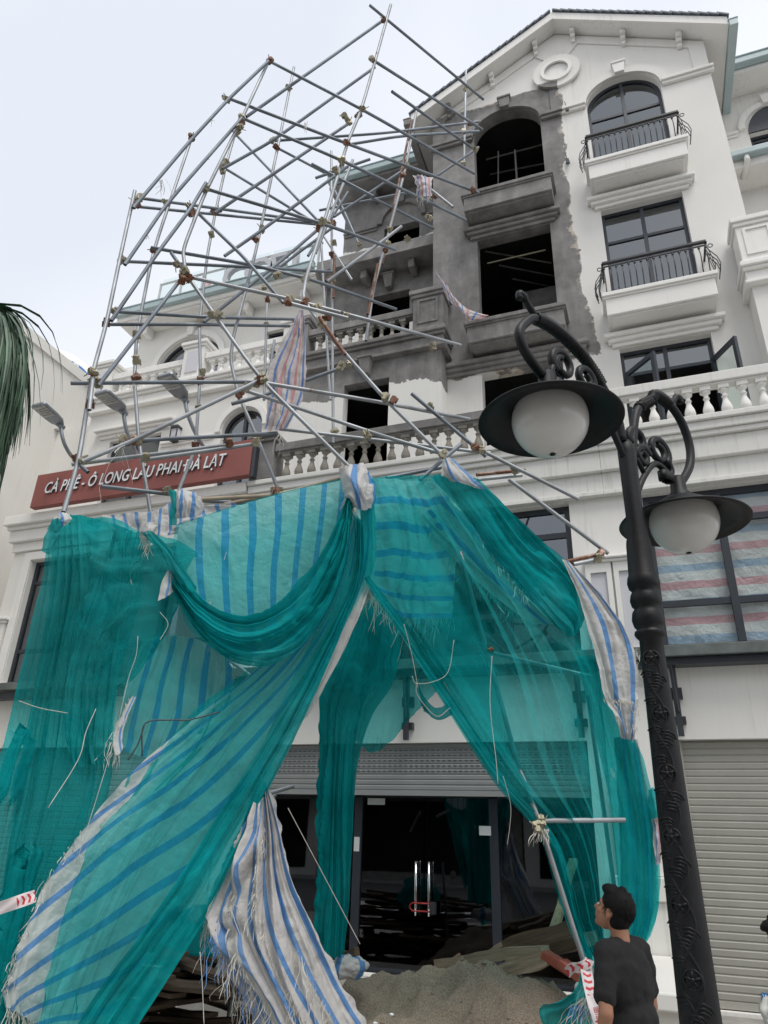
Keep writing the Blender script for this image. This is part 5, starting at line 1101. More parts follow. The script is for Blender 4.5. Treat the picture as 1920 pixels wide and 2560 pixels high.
T, P_ = drape('net_flap', 'opaque folded teal net flap lying over the upper right edge of the scaffold', [
 [(1075,1190),(1110,1185),(1150,1185),(1190,1195)], [(1150,1270),(1195,1265),(1245,1265),(1290,1290)], [(1215,1370),(1270,1365),(1330,1365),(1385,1380)], [(1280,1450),(1340,1455),(1400,1460),(1450,1465)], [(1350,1530),(1395,1545),(1435,1545),(1468,1520)], [(1400,1572),(1420,1588),(1440,1585),(1455,1565)]],
 M['netd'], nu=60, nv=80, fold=(.03, 4), seed=45, uvs=(1, 1), d=-.02)
fringe('frayed_edge', [P_[i][0] for i in range(10, 60, 8)], 50, .12, T, M['fray_teal'], 13)
T, P_ = drape('striped_tarp', 'striped tarp strip with a fringed edge showing left of the opaque flap', [
 [(1045,1290),(1080,1270),(1120,1250)], [(1110,1370),(1160,1350),(1215,1340)], [(1180,1440),(1235,1430),(1290,1420)], [(1260,1510),(1310,1500),(1360,1500)], [(1330,1560),(1380,1560),(1420,1570)]],
 M['tarp'], nu=30, nv=60, fold=(.015, 2), seed=46, uvs=(2.2, 1), d=.06)
fringe('fringed_edge', [P_[i][0] for i in range(0, 61, 6)], 90, .16, T, M['fray_teal'], 14, .25)
T, P_ = drape('striped_tarp', 'bare white and blue tarp strip with torn end running down the right edge', [
 [(1404,1398),(1420,1402),(1445,1422)], [(1440,1470),(1472,1478),(1515,1500)], [(1468,1560),(1518,1562),(1575,1590)], [(1492,1650),(1538,1650),(1592,1655)], [(1508,1730),(1548,1735),(1594,1742)], [(1535,1790),(1560,1800),(1586,1805)], [(1555,1845),(1570,1848),(1586,1850)]],
 M['tarp'], nu=30, nv=60, fold=(.025, 2.5), seed=47, uvs=(2.1, 1), d=-.05, edge=.012)
fringe('frayed_edge', [P_[i][-1] for i in range(20, 61, 6)], 40, .07, T, None, 15, .4); fringe('frayed_tear', [P_[42][j] for j in range(0, 31, 4)], 40, .10, T, None, 16)
T, P_ = drape('striped_tarp', 'pale striped tarp hanging inside the net at the right bottom beside the man', [
 [(1535,1845,.2),(1565,1840,.2),(1595,1850,.2)], [(1545,1980,.2),(1580,1980,.2),(1625,2000,.2)], [(1550,2120,.2),(1595,2120,.2),(1640,2140,.2)], [(1555,2240,.2),(1600,2240,.2),(1640,2260,.2)], [(1570,2350,.2),(1590,2360,.2),(1610,2350,.2)]],
 M['tarp'], nu=30, nv=50, fold=(.03, 2), seed=48, uvs=(2.3, 1), d=.1)
T, P_ = drape('net_bundle', 'small bulging knot of teal net on the right edge beside the lamp post', [[(1625,1975,.1),(1632,1970,.05),(1640,1985,.1)], [(1620,2015,.1),(1640,2015,-.02),(1652,2030,.1)], [(1625,2048,.1),(1640,2045,0),(1650,2040,.1)]], M['netd'], nu=20, nv=24, fold=(.012, 2), seed=49, uvs=(1, 1), taper=(0, 0))
T, P_ = drape('torn_sheet', 'pink and white sheet end below the small net knot on the right edge', [[(1627,2046,.1),(1638,2044,.08),(1650,2042,.1)], [(1632,2090,.1),(1645,2090,.06),(1660,2085,.1)], [(1640,2165,.1),(1646,2160,.08),(1652,2150,.1)]], M['plaid'], nu=16, nv=20, fold=(.012, 2), seed=50, uvs=(1.3, 1), taper=(0, 0))
# ---- curtain in front of the doors
T, P_ = drape('net_curtain', 'dark gathered teal net column hanging in front of the glass doors', [
 [(900,1470,1.0),(925,1460,1.0),(955,1480,1.0),(985,1510,1.0)], [(855,1570,1.0),(895,1570,.95),(940,1590,.95),(1000,1620,1.0)], [(810,1660,1.0),(860,1670,.9),(920,1690,.95),(980,1710,1.0)], [(797,1760,1.0),(830,1770,.9),(880,1780,.95),(930,1790,1.0)], [(798,1900,1.0),(828,1900,.92),(860,1905,.95),(895,1910,1.0)], [(795,2100,1.05),(822,2100,.95),(850,2105,1.0),(880,2100,1.05)], [(790,2250,1.1),(818,2260,1.0),(845,2265,1.05),(872,2260,1.1)], [(785,2380,1.15),(810,2390,1.05),(835,2395,1.1),(862,2385,1.15)]],
 M['netd'], nu=60, nv=110, fold=(.07, 5), seed=51, uvs=(1, 1))
cloth('netting_layer', [[(900,1470,1.06),(940,1470,1.05),(985,1510,1.05)], [(850,1580,1.06),(920,1590,1.02),(1000,1640,1.05)], [(800,1690,1.06),(850,1690,1.),(930,1710,1.05)], [(797,1850,1.06),(840,1850,1.),(890,1850,1.05)], [(797,2100,1.1),(835,2100,1.),(880,2100,1.1)], [(788,2370,1.2),(825,2380,1.1),(860,2375,1.2)]], M['netd'], T, nu=40, nv=80, fold=(.04, 3), seed=52, uvs=(1, 1), d=.12)
T, P_ = drape('net_flap', 'thin teal net flap with a wavy hem right of the gathered column', [
 [(925,1490,.9),(990,1530,.85),(1060,1600,.85),(1120,1680,.8)], [(915,1620,.9),(980,1640,.8),(1040,1670,.8),(1100,1720,.8)], [(900,1760,.9),(950,1770,.8),(1000,1770,.8),(1060,1760,.8)], [(885,1850,.9),(930,1880,.8),(980,1850,.8),(1020,1800,.8)]],
 M['net'], nu=40, nv=50, fold=(.04, 3), seed=53, uvs=(1, 1), edge=.03)
T, P_ = drape('net_loop', 'loose teal net loop hanging by white cords below the opening edge', [[(1040,1690,.5),(1060,1740,.45),(1095,1770,.42),(1130,1745,.45)], [(1045,1720,.5),(1065,1765,.42),(1095,1790,.4),(1132,1770,.45)], [(1052,1745,.5),(1070,1785,.45),(1098,1800,.42),(1130,1788,.45)]], M['netd'], nu=36, nv=20, fold=(.015, 2), seed=54, along='u', uvs=(1, 1), taper=(0, 0))
# ---- front tarp cone
T, P_ = drape('striped_tarp', 'white and blue striped tarp falling in a cone to the bottom centre with shredded edges', [
 [(645,1945,-.1),(652,1950,-.1),(658,1952,-.1),(664,1955,-.1)], [(600,2080,-.05),(632,2085,-.16),(668,2080,-.16),(700,2070,-.1)], [(545,2200,-.05),(600,2210,-.2),(670,2200,-.2),(728,2185,-.1)], [(512,2300,-.05),(590,2320,-.22),(690,2320,-.22),(775,2290,-.1)], [(560,2400,-.05),(640,2430,-.22),(740,2440,-.22),(830,2410,-.1)], [(610,2500,-.05),(700,2540,-.22),(800,2550,-.22),(890,2520,-.1)], [(670,2620,-.05),(760,2650,-.22),(860,2660,-.22),(955,2630,-.1)], [(760,2800,-.05),(840,2820,-.2),(930,2830,-.2),(1020,2800,-.1)]],
 M['tarp'], nu=90, nv=100, fold=(.055, 5), seed=61, uvs=(6.2, 1), edge=.03)
fringe('shredded_edge', [P_[i][0] for i in range(20, 90, 6)], 90, .20, T, None, 17, .35); fringe('shredded_fibres', [P_[i][22] for i in range(30, 95, 8)], 70, .16, T, None, 18, .3)
fringe('shredded_fibres', [P_[i][48] for i in range(10, 95, 8)], 80, .14, T, None, 19, .3); fringe('shredded_fibres', [P_[i][70]+Vector((0, -.03, 0)) for i in range(50, 95, 6)], 60, .22, T, None, 20, .3)
fringe('blue_fibres', [P_[i][8] for i in range(40, 90, 8)], 50, .18, T, M['fray_blue'], 21, .3)
# ---- knots and rags
T, P_ = drape('tarp_wrap', 'bulging white and blue tarp bag tied round the middle knot', [[(855,1165,-.05),(880,1160,-.12),(905,1158,-.12),(915,1175,-.05)], [(845,1195,-.02),(875,1195,-.22),(910,1195,-.22),(935,1205,-.02)], [(855,1230,-.02),(885,1240,-.22),(915,1235,-.22),(938,1235,-.02)], [(880,1260,-.05),(895,1272,-.14),(915,1275,-.14),(930,1262,-.05)]], M['tarp'], nu=36, nv=36, fold=(.018, 3), seed=71, uvs=(2.0, 1), taper=(0, 0))
fringe('frayed_tail', [P_[30][2], P_[34][8]], 14, .2, T, None, 22, .15)
T, P_ = drape('tarp_wrap', 'white and blue rag tied at the end of the tube, right of the middle knot', [[(1106,1150,-.05),(1115,1145,-.1),(1128,1142,-.08)], [(1105,1180,-.05),(1130,1180,-.12),(1160,1170,-.08)], [(1108,1190,-.05),(1150,1205,-.1),(1195,1205,-.08)], [(1140,1200,-.04),(1175,1215,-.06),(1215,1226,-.05)]], M['tarp'], nu=24, nv=30, fold=(.014, 2.5), seed=72, uvs=(2, 1), taper=(0, 0))
T, P_ = drape('tarp_wrap', 'white rag knotted round the tube right of the leftmost knot', [[(352,1312,-.06),(372,1303,-.12),(398,1306,-.08)], [(342,1335,-.06),(370,1330,-.14),(385,1325,-.08)], [(352,1358,-.06),(365,1352,-.1),(372,1340,-.06)]], M['tarp'], nu=20, nv=22, fold=(.014, 2), seed=73, uvs=(.6, 1), taper=(0, 0))
fringe('frayed_tail', [P_[20][4], P_[22][14]], 10, .35, T, None, 23, .12)
T, P_ = drape('tarp_wrap', 'small white and pale blue rag at the leftmost knot', [[(138,1292,-.06),(150,1280,-.1),(166,1278,-.06)], [(132,1306,-.06),(155,1300,-.12),(180,1296,-.06)], [(142,1318,-.06),(155,1318,-.08),(172,1306,-.06)]], M['tarp'], nu=18, nv=18, fold=(.01, 2), seed=74, uvs=(1.6, 1), taper=(0, 0))
T, P_ = drape('net_knot', 'short teal net twist tied on the leftmost knot', [[(128,1300,-.08),(145,1296,-.14),(160,1300,-.08)], [(118,1330,-.06),(140,1330,-.12),(155,1335,-.08)], [(100,1375,-.05),(120,1385,-.1),(140,1380,-.05)]], M['netd'], nu=18, nv=20, fold=(.014, 2), seed=75, uvs=(1, 1), taper=(0, 0))
T, P_ = drape('striped_tarp', 'striped tarp edge showing above the left net swag in front of the sign', [[(255,1288,.25),(320,1282,.25),(390,1275,.22),(440,1250,.2),(500,1262,.2),(590,1258,.2)], [(262,1305,.25),(325,1310,.25),(385,1320,.22),(445,1310,.2),(510,1290,.2),(590,1268,.2)], [(270,1320,.25),(330,1330,.25),(385,1340,.22),(440,1330,.2),(520,1300,.2),(590,1278,.2)]], M['tarp'], nu=80, nv=16, fold=(.02, 6), seed=76, uvs=(11, 1))
T, P_ = drape('tarp_wrap', 'crumpled white and blue tarp bunch left of the middle, on the upper bar', [[(440,1232,-.02),(455,1222,-.08),(480,1228,-.1),(500,1245,-.02)], [(432,1262,-.02),(455,1255,-.14),(480,1255,-.14),(508,1262,-.02)], [(430,1295,0),(450,1295,-.1),(475,1292,-.1),(500,1285,0)]], M['tarp'], nu=30, nv=26, fold=(.02, 3), seed=77, uvs=(2.6, 1), taper=(0, 0))
T, P_ = drape('net_knot', 'teal net twist tied upright on the upper bar beside the crumpled tarp bunch', [[(424,1228,-.05),(434,1224,-.1),(444,1230,-.05)], [(428,1255,-.05),(436,1255,-.1),(442,1260,-.05)], [(420,1310,-.03),(430,1312,-.06),(440,1312,-.03)]], M['netd'], nu=12, nv=20, fold=(.01, 2), seed=78, uvs=(1, 1), taper=(0, 0))
T, P_ = drape('hanging_sheet', 'pink, blue and white striped sheet hanging from the scaffold in front of the burnt terrace', [
 [(748,775,.3),(753,774,.3),(758,775,.3)], [(716,840,.3),(742,845,.24),(764,842,.3)], [(676,915,.3),(722,925,.22),(764,915,.3)], [(668,980,.3),(712,985,.22),(760,980,.3)], [(664,1035,.3),(700,1035,.22),(740,1030,.3)], [(655,1072,.3),(685,1075,.24),(718,1068,.3)]],
 M['plaid'], nu=44, nv=60, fold=(.03, 3), seed=81, uvs=(2.6, 1), edge=.02)
T, P_ = drape('rag', 'torn white, blue and red rag wrapped on a tube end before the burnt wall', [[(1032,437,.55),(1055,437,.5),(1080,445,.55)], [(1040,458,.5),(1058,460,.42),(1078,465,.5)], [(1040,485,.52),(1060,492,.46),(1080,488,.52)]], M['plaid'], nu=24, nv=24, fold=(.02, 3), seed=82, uvs=(2.2, 1), taper=(0, 0), edge=.03)
fringe('frayed_tail', P_[-1], 14, .12, T, None, 24)
T, P_ = drape('hanging_sheet', 'pink, blue and white striped sheet slung from the burnt pedestal to the burnt balcony', [[(1088,677,9.35),(1096,690,9.35),(1104,712,9.35)], [(1110,705,9.35),(1116,725,9.32),(1122,752,9.35)], [(1135,740,9.35),(1140,755,9.3),(1150,772,9.35)], [(1165,770,9.38),(1165,782,9.34),(1168,800,9.38)], [(1222,788,9.42),(1205,796,9.40),(1190,802,9.42)]], M['plaid'], nu=20, nv=50, fold=(.012, 2), seed=83, uvs=(1, 5), swap=True, absY=True, taper=(0, 0))
# loose cords
cords = thing('loose_cords', 'loose pale cords trailing over the nets and down across the opening', 'cord', at(1080, 1980, 5.3))
def cord(pts, r=.0018): MB().tube(spl([at(x, y, YF(x)-.16) for x, y in pts], 24), r, 5).build('cord', M['twine'], cords, True)
cord([(1135,1600),(1120,1680),(1080,1705),(1040,1708),(1030,1690)]); cord([(1040,1708),(1045,1740),(1090,1790),(1125,1770)]); cord([(1010,1560),(1030,1640),(1045,1720)]); cord([(1258,1940),(1276,2010),(1275,2060),(1268,2112)])
cord([(345,1590),(340,1640),(320,1700),(285,1850),(240,2000),(190,2160)]); cord([(47,1752),(100,1770),(170,1783)], .0025); cord([(240,1772),(215,1830),(195,1900),(120,2020)], .0028); cord([(400,1530),(420,1560),(400,1600)])
cord([(500,2380),(505,2450),(510,2560)], .0025); cord([(560,1400),(566,1380)]); cord([(1230,1640),(1225,1760),(1240,1900),(1245,1960)], .0025); cord([(720,2020),(900,2360)], .0002+.0018)
wire = MB().tube(spl([at(x, y, YF(x)-.1) for x, y in ((355,1890),(362,1810),(430,1800),(470,1800),(550,1780))], 30), .005, 6).tube(spl([at(x, y, YF(x)-.1) for x, y in ((362,1810),(345,1860),(320,1900))], 16), .005, 6)
wr_ = thing('dark_wire', 'thin dark wire tangled in the left net', 'wire', at(340, 1890, 4.1)); wire.build('wire', M['iron'], wr_, True)
# ================================================================== GROUND LITTER
def sand_mat():
    m, t, b, o = mat('building_sand'); v = pos(t); f = noise(t, v, 1.6, 6, .6); g2 = noise(t, v, 90, 3)
    c = ramp(t, f, [(.3, (.13, .095, .066)), (.55, (.235, .18, .125)), (.75, (.31, .245, .175))]); c = mixc(t, .5, c, ramp(t, g2, [(.3, (.10, .085, .07)), (.7, (.42, .36, .29))]))
    L(t, c, b.inputs['Base Color']); b.inputs['Roughness'].default_value = .95; bump(t, b, math_(t, 'ADD', noise(t, v, 12, 6, .65), math_(t, 'MULTIPLY', g2, .4)), .8, .03); return m
M['sand'] = sand_mat()
Gs = []
for i in range(111):
    r_ = []
    for j in range(131):
        x = -4.6+j*.035; y = 4.4+i*.034
        h = .83*math.exp(-((x+1.75)/1.25)**2*1.0-((y-6.75)/.95)**2)+.62*math.exp(-((x+2.75)/.55)**2-((y-7.1)/.5)**2)*.55+.5*math.exp(-((x+.75)/.6)**2-((y-6.4)/.8)**2)*.75
        h += .16*mnoise.noise(Vector((x*2.2, y*2.2, 0)))*min(1, h*3)+.09*mnoise.noise(Vector((x*6, y*6, 3)))*min(1, h*3)+.03*mnoise.noise(Vector((x*15, y*15, 5)))+.016*mnoise.noise(Vector((x*34, y*34, 7)))
        h += .12*max(0, mnoise.noise(Vector((x*1.5+4, y*3, 8))))*min(1, h*2)
        d = min(1, min(i, 110-i, j, 130-j)/6)
        r_.append(Vector((x, y, -.215+h*d)))
    Gs.append(r_)
tag(grid_obj('sand_heap', Gs, M['sand']), 'broad heap of brown building sand in front of the glass doors', 'sand heap')
rc = random.Random(11); b = MB()
for k in range(420):
    i = rc.randrange(8, 102); j = rc.randrange(8, 122); p = Gs[i][j]; s_ = rc.uniform(.006, .022)*(1.6 if rc.random() < .1 else 1)
    if p.z < -.17: continue
    vs_ = [p+Vector((rc.uniform(.6, 1.2)*dx*s_, rc.uniform(.6, 1.2)*dy*s_, rc.uniform(.5, 1)*dz*s_)) for dx, dy, dz in ((1, 0, 0), (0, 1, 0), (-1, 0, 0), (0, -1, 0), (0, 0, 1), (0, 0, -1))]
    b.add(vs_, [(0, 1, 4), (1, 2, 4), (2, 3, 4), (3, 0, 4), (1, 0, 5), (2, 1, 5), (3, 2, 5), (0, 3, 5)])
cl_ = b.build('sand_clods', M['sand']); tag(cl_, 'loose clods and pebbles scattered over the sand heap', 'pebbles', kind='stuff')
def wood_mat(name, lo, hi):
    m, t, b, o = mat(name); v = objc(t, (1.2, 14, 14)); f = noise(t, v, 2.5, 6, .6)
    oi = N(t, 'ShaderNodeObjectInfo'); c = ramp(t, f, [(.3, lo), (.7, hi)]); c = mixc(t, math_(t, 'MULTIPLY', oi.outputs['Random'], .5), c, tuple(x*.45 for x in hi))
    L(t, c, b.inputs['Base Color']); b.inputs['Roughness'].default_value = .85; bump(t, b, f, .4, .006); return m
M['wood'] = wood_mat('dirty_formwork_plank', (.045, .03, .02), (.17, .11, .07)); M['woodl'] = wood_mat('pale_formwork_plank', (.16, .125, .085), (.44, .36, .26))
def plank_mesh(l, w, t_, m_, seed):
    rr = random.Random(seed); b = MB(); n = 6; vs_ = []
    for i in range(n+1):
        x = -l/2+l*i/n; dz = .012*sin(i*1.1+seed)+rr.uniform(-.003, .003); ww = w/2+rr.uniform(-.004, .004)
        if i in (0, n): x += rr.uniform(-.03, .03)
        vs_ += [(x, -ww, dz), (x, ww, dz), (x, ww, dz+t_), (x, -ww, dz+t_)]
    fs = [(i*4+j, i*4+(j+1) % 4, i*4+4+(j+1) % 4, i*4+4+j) for i in range(n) for j in range(4)]+[(3, 2, 1, 0), (n*4, n*4+1, n*4+2, n*4+3)]
    return b.add(vs_, fs).mesh('plank', m_)
PM = [plank_mesh(1.5, .18, .028, M['wood'], k) for k in range(4)]
rr = random.Random(5)
c0 = at(430, 2440, 5.6)
lev = 0; n_ = 0
pile = thing('plank_heap', 'heap of dark dirty formwork planks behind the hanging tarps at the bottom left', 'plank heap', (c0.x, c0.y, -.2))
for lev in range(16):
    for k in range(6):
        x = c0.x-.15+rr.uniform(-.75, .75); y = c0.y+rr.uniform(-.7, .6)
        o = put('plank', PM[(lev+k) % 4], pile, (x, y, -.19+lev*.062+rr.uniform(0, .05)), (rr.uniform(-.10, .10), rr.uniform(-.10, .10), rr.uniform(-.5, .35)+(.9 if k == 5 else 0)))
        o.scale = (rr.uniform(.7, 1.1), rr.uniform(.7, 1.2), 1)
tag(pile, 'heap of dark dirty formwork planks behind the hanging tarps at the bottom left', 'planks')
def beam(p, q, w, h, m_, lab, cat='plank', roll=0):
    p, q = Vector(p), Vector(q); me = plank_mesh((q-p).length, w, h, m_, int(abs(p.x*97)) % 50); o = put('plank', me)
    d = (q-p).normalized(); e = d.to_track_quat('X', 'Z').to_euler(); o.rotation_euler = (e.x+roll, e.y, e.z); o.location = (p+q)/2; tag(o, lab, cat); return o
beam(at(1275,2385,7.0), at(1440,2335,6.8), .16, .11, M['wood'], 'thick dark beam with a pale top edge lying right of the door')
beam(at(1095,2425,7.2), at(1372,2392,6.7), .12, .09, M['woodl'], 'long pale plank lying level across the sand before the right door')
beam(at(1235,2445,6.9), at(1372,2400,6.6), .07, .07, M['woodl'], 'pale batten slanting up to the right on the sand heap')
beam(at(1260,2455,6.7), at(1365,2415,6.5), .04, .05, M['woodl'], 'thin paint-spotted batten lowest on the sand heap')
beam(at(1290,2420,7.6), at(1480,2360,7.3), .3, .1, M['wood'], 'dark broad board lying under the thick beam')
beam(at(1190,2400,7.7), at(1265,2370,7.5), .12, .04, M['woodl'], 'broken splinter of pale board left of the thick beam')
beam(at(1385,2335,7.2), at(1435,2160,7.8), .07, .05, simple('green_spotted_wood', (.10, .13, .08), .8, var=.4, sc=20), 'green spotted prop leaning behind the near tube')
beam(at(1080,2440,7.5), at(1150,2400,7.6), .12, .05, M['wood'], 'short dark board half sunk in the sand by the door')
beam(at(832,2402,6.5), at(893,2390,6.4), .06, .06, M['wood'], 'short brown batten across the crumpled tarp bundle')
# hollow red bricks
M['brick'] = simple('red_clay_brick', (.30, .085, .055), .85, var=.2, sc=14, bs=.3)
bm_ = MB().box(-.1, .1, -.05, .05, 0, .06).mesh('brick', M['brick'])
for (x, y, Y_, rz, ry, lb_) in ((1385, 2412, 6.5, .5, .35, 'red clay brick lying topmost by the near tube'), (1405, 2425, 6.4, .4, .4, 'red clay brick in the middle of three by the near tube'), (1428, 2436, 6.3, .6, .35, 'red clay brick nearest the barrier tape knot')):
    o = put('brick', bm_, None, at(x, y, Y_), (0, ry, -rz)); bevel(o, .006); tag(o, lb_, 'brick')
# crumpled tarp on the ground by the door
def lump(name, lab, c, r, m_, seed, squash=.7, cat='tarp', uvs=(4, 1)):
    P_ = []
    for i in range(31):
        th = pi*i/30; row = []
        for j in range(49):
            ph = 2*pi*j/48; d = Vector((sin(th)*cos(ph), sin(th)*sin(ph), cos(th)*squash)); k = 1+.35*mnoise.noise(d*2.2+Vector((seed, 0, 0)))+.22*abs(mnoise.noise(d*5+Vector((0, seed, 0))))
            row.append(Vector(c)+d*r*k)
        P_.append(row)
    return tag(grid_obj(name, P_, m_, None, uvs), lab, cat)
lump('tarp_bundle', 'crumpled white and blue tarp bundle on the ground left of the doors', at(868, 2415, 6.4), .15, M['tarp'], 3, .55)
lump('net_heap', 'dark green net heap behind the planks at the bottom left', at(505, 2350, 5.9), .28, M['netd'], 9, .8, 'net')
lump('plastic_scrap', 'small white plastic scrap on top of the plank heap', at(488, 2285, 5.2), .045, M['tarp'], 4, 1.2, 'scrap', (1.5, 1))
for (x, y, lb_) in ((979, 2536, 'tiny white paper scrap on the left slope of the sand heap'), (938, 2558, 'tiny white paper scrap at the bottom edge of the sand')):
    lump('paper_scrap', lb_, at(x, y, 5.4), .014, paper, x, .5, 'scrap')
T, P_ = drape('net_end', 'teal net end spread on the ground at the foot of the near tube', [[(1455,2415),(1480,2410),(1500,2415)], [(1440,2470),(1475,2470),(1510,2470)], [(1400,2500),(1450,2510),(1510,2520)], [(1350,2525),(1420,2555),(1500,2570)], [(1380,2620),(1430,2640),(1500,2650)]], M['netd'], nu=40, nv=50, fold=(.03, 4), seed=91, uvs=(1, 1), d=-.3)
tg = thing('fibre_tangle', 'tangle of white and blue shredded fibres at the foot of the near tube', 'fibres', at(1460, 2560, 5.7))
threads('white_fibres', [at(1490+k*1.2, 2432+k*.6, 5.78) for k in range(18)], 3, .42, M['twine'], tg, .35, .0024, .35, 31)
threads('white_fibres', [at(1455+k*1.5, 2500, 5.75) for k in range(22)], 4, .22, M['twine'], tg, .1, .0024, .8, 32); threads('blue_fibres', [at(1430+k*2.5, 2515, 5.75) for k in range(22)], 3, .16, M['fray_blue'], tg, .1, .0024, .8, 33)
threads('white_fibres', [at(1480+k*2, 2440, 5.72) for k in range(10)], 3, .5, M['fray_teal'], tg, .3, .002, .5, 34)
threads('joint_fibres', [at(1345+k*2, 2075, 5.92) for k in range(10)], 5, .10, M['twine'], tg, .3, .0026, .7, 35)
# ================================================================== BARRIER TAPE
def tape_mat():
    m, t, b, o = mat('red_white_barrier_tape'); uv = N(t, 'ShaderNodeUVMap'); sp = N(t, 'ShaderNodeSeparateXYZ'); L(t, uv.outputs[0], sp.inputs[0])
    u, v = sp.outputs[0], sp.outputs[1]                       # u along, v across
    ch_ = math_(t, 'FRACT', math_(t, 'ADD', u, math_(t, 'MULTIPLY', math_(t, 'ABSOLUTE', math_(t, 'SUBTRACT', v, .5)), .9)))
    a = math_(t, 'LESS_THAN', ch_, .42); inner = math_(t, 'LESS_THAN', math_(t, 'ABSOLUTE', math_(t, 'SUBTRACT', v, .5)), .34)
    blk = math_(t, 'LESS_THAN', math_(t, 'FRACT', math_(t, 'MULTIPLY', u, .125)), .62)
    red_ = math_(t, 'MULTIPLY', math_(t, 'MULTIPLY', a, inner), blk)
    L(t, mixc(t, red_, (.68, .62, .62), (.55, .03, .05)), b.inputs['Base Color']); b.inputs['Roughness'].default_value = .4; bump(t, b, noise(t, pos(t), 25, 3), .3, .006); return m
M['tape'] = tape_mat(); tr_m = simple('red_tape_print', (.5, .05, .06), .5, bs=0)
def tape(lab, pts, w, seed, rep):
    T = thing('barrier_tape', lab, 'tape', pts[0]); Pc = spl([Vector(p) for p in pts], 50); rows = []
    for i, p in enumerate(Pc):
        t = (Pc[min(i+1, 50)]-Pc[max(i-1, 0)]).normalized(); vw = (CAM-p).normalized(); sd = t.cross(vw).normalized(); tw = .25*sin(i*.13+seed); n_ = sd.cross(t); s2 = sd*cos(tw)+n_*sin(tw)
        rows.append([p+s2*w*(k/6-.5)+n_*.004*sin(k*1.3+i*.3) for k in range(7)])
    o = grid_obj('tape_strip', [[rows[i][k] for i in range(51)] for k in range(7)], M['tape'], T, (rep, 1)); return T, rows
T, rows = tape('red and white barrier tape tied at the foot of the near tube', [at(1463,2405,5.7), at(1470,2450,5.6), at(1482,2500,5.5), at(1500,2560,5.4), at(1520,2640,5.3), at(1545,2800,5.2)], .075, 0, 14)
txm = text_mesh('CHÚ Ý KHU VỰC', .017, .001, tr_m)
for k in range(3):
    q = rows[23][2+k]; o = put('tape_print', txm, T, q+(CAM-q).normalized()*.006); 
    zx = (rows[26][3]-rows[20][3]).normalized(); vw = (CAM-q).normalized(); zy = vw.cross(zx).normalized(); o.rotation_euler = Matrix((zx, zy, zx.cross(zy))).transposed().to_euler()
tape('red and white barrier tape bow knotted round the near tube', [at(1418,2432,5.75), at(1430,2420,5.7), at(1450,2418,5.65), at(1470,2408,5.65), at(1474,2398,5.66)], .06, 2, 4)
tape('red and white barrier tape stretched out of the left edge', [at(-120,2310,3.1), at(0,2270,3.2), at(88,2240,3.3)], .062, 1, 11)
# ================================================================== PEOPLE
M['skin'] = simple('skin', (.36, .175, .105), .5, var=.08, sc=9, bs=.04); M['black_cloth'] = simple('black_cotton', (.012, .012, .013), .9, var=.3, sc=5, bs=.3, bsc=30); M['hair'] = simple('black_hair', (.006, .0055, .0055), .65, var=.4, sc=60, bs=.6, bsc=160, stretch=(1, 1, .25), spec=.2)
M['lip'] = simple('lips', (.30, .12, .09), .5, bs=0); M['eye'] = simple('eye_white', (.6, .6, .58), .2, bs=0)
def capsule(b, p, q, r0, r1, n=14, m_=6):
    p, q = Vector(p), Vector(q); d = (q-p); ln = d.length; d.normalize(); pts = []; rs = []
    for k in range(m_+1):
        a = pi/2*k/m_; pts.append(p-d*r0*cos(a)); rs.append(max(r0*sin(a), .0015))
    for k in range(m_, -1, -1):
        a = pi/2*k/m_; pts.append(q+d*r1*cos(a)); rs.append(max(r1*sin(a), .0015))
    b.tube(pts, rs, n)
def ellip(b, c, ax, n=18, m_=12):
    """ax: three half-axis vectors"""
    c = Vector(c); vs_ = []; 
    for i in range(m_+1):
        th = pi*i/m_
        for j in range(n): ph = 2*pi*j/n; vs_.append(c+ax[0]*(max(sin(th), .01)*cos(ph))+ax[1]*(max(sin(th), .01)*sin(ph))+ax[2]*cos(th))
    b.add(vs_, [(i*n+j, i*n+(j+1) % n, (i+1)*n+(j+1) % n, (i+1)*n+j) for i in range(m_) for j in range(n)]+[tuple(range(n)), tuple(m_*n+j for j in range(n-1, -1, -1))])
def remesh(b, name, m_, parent, vox, sm=4):
    o = b.build(name, m_, parent, True); r = o.modifiers.new('r', 'REMESH'); r.mode = 'VOXEL'; r.voxel_size = vox; r.use_smooth_shade = True
    if sm: s = o.modifiers.new('s', 'SMOOTH'); s.factor = .5; s.iterations = sm
    return o
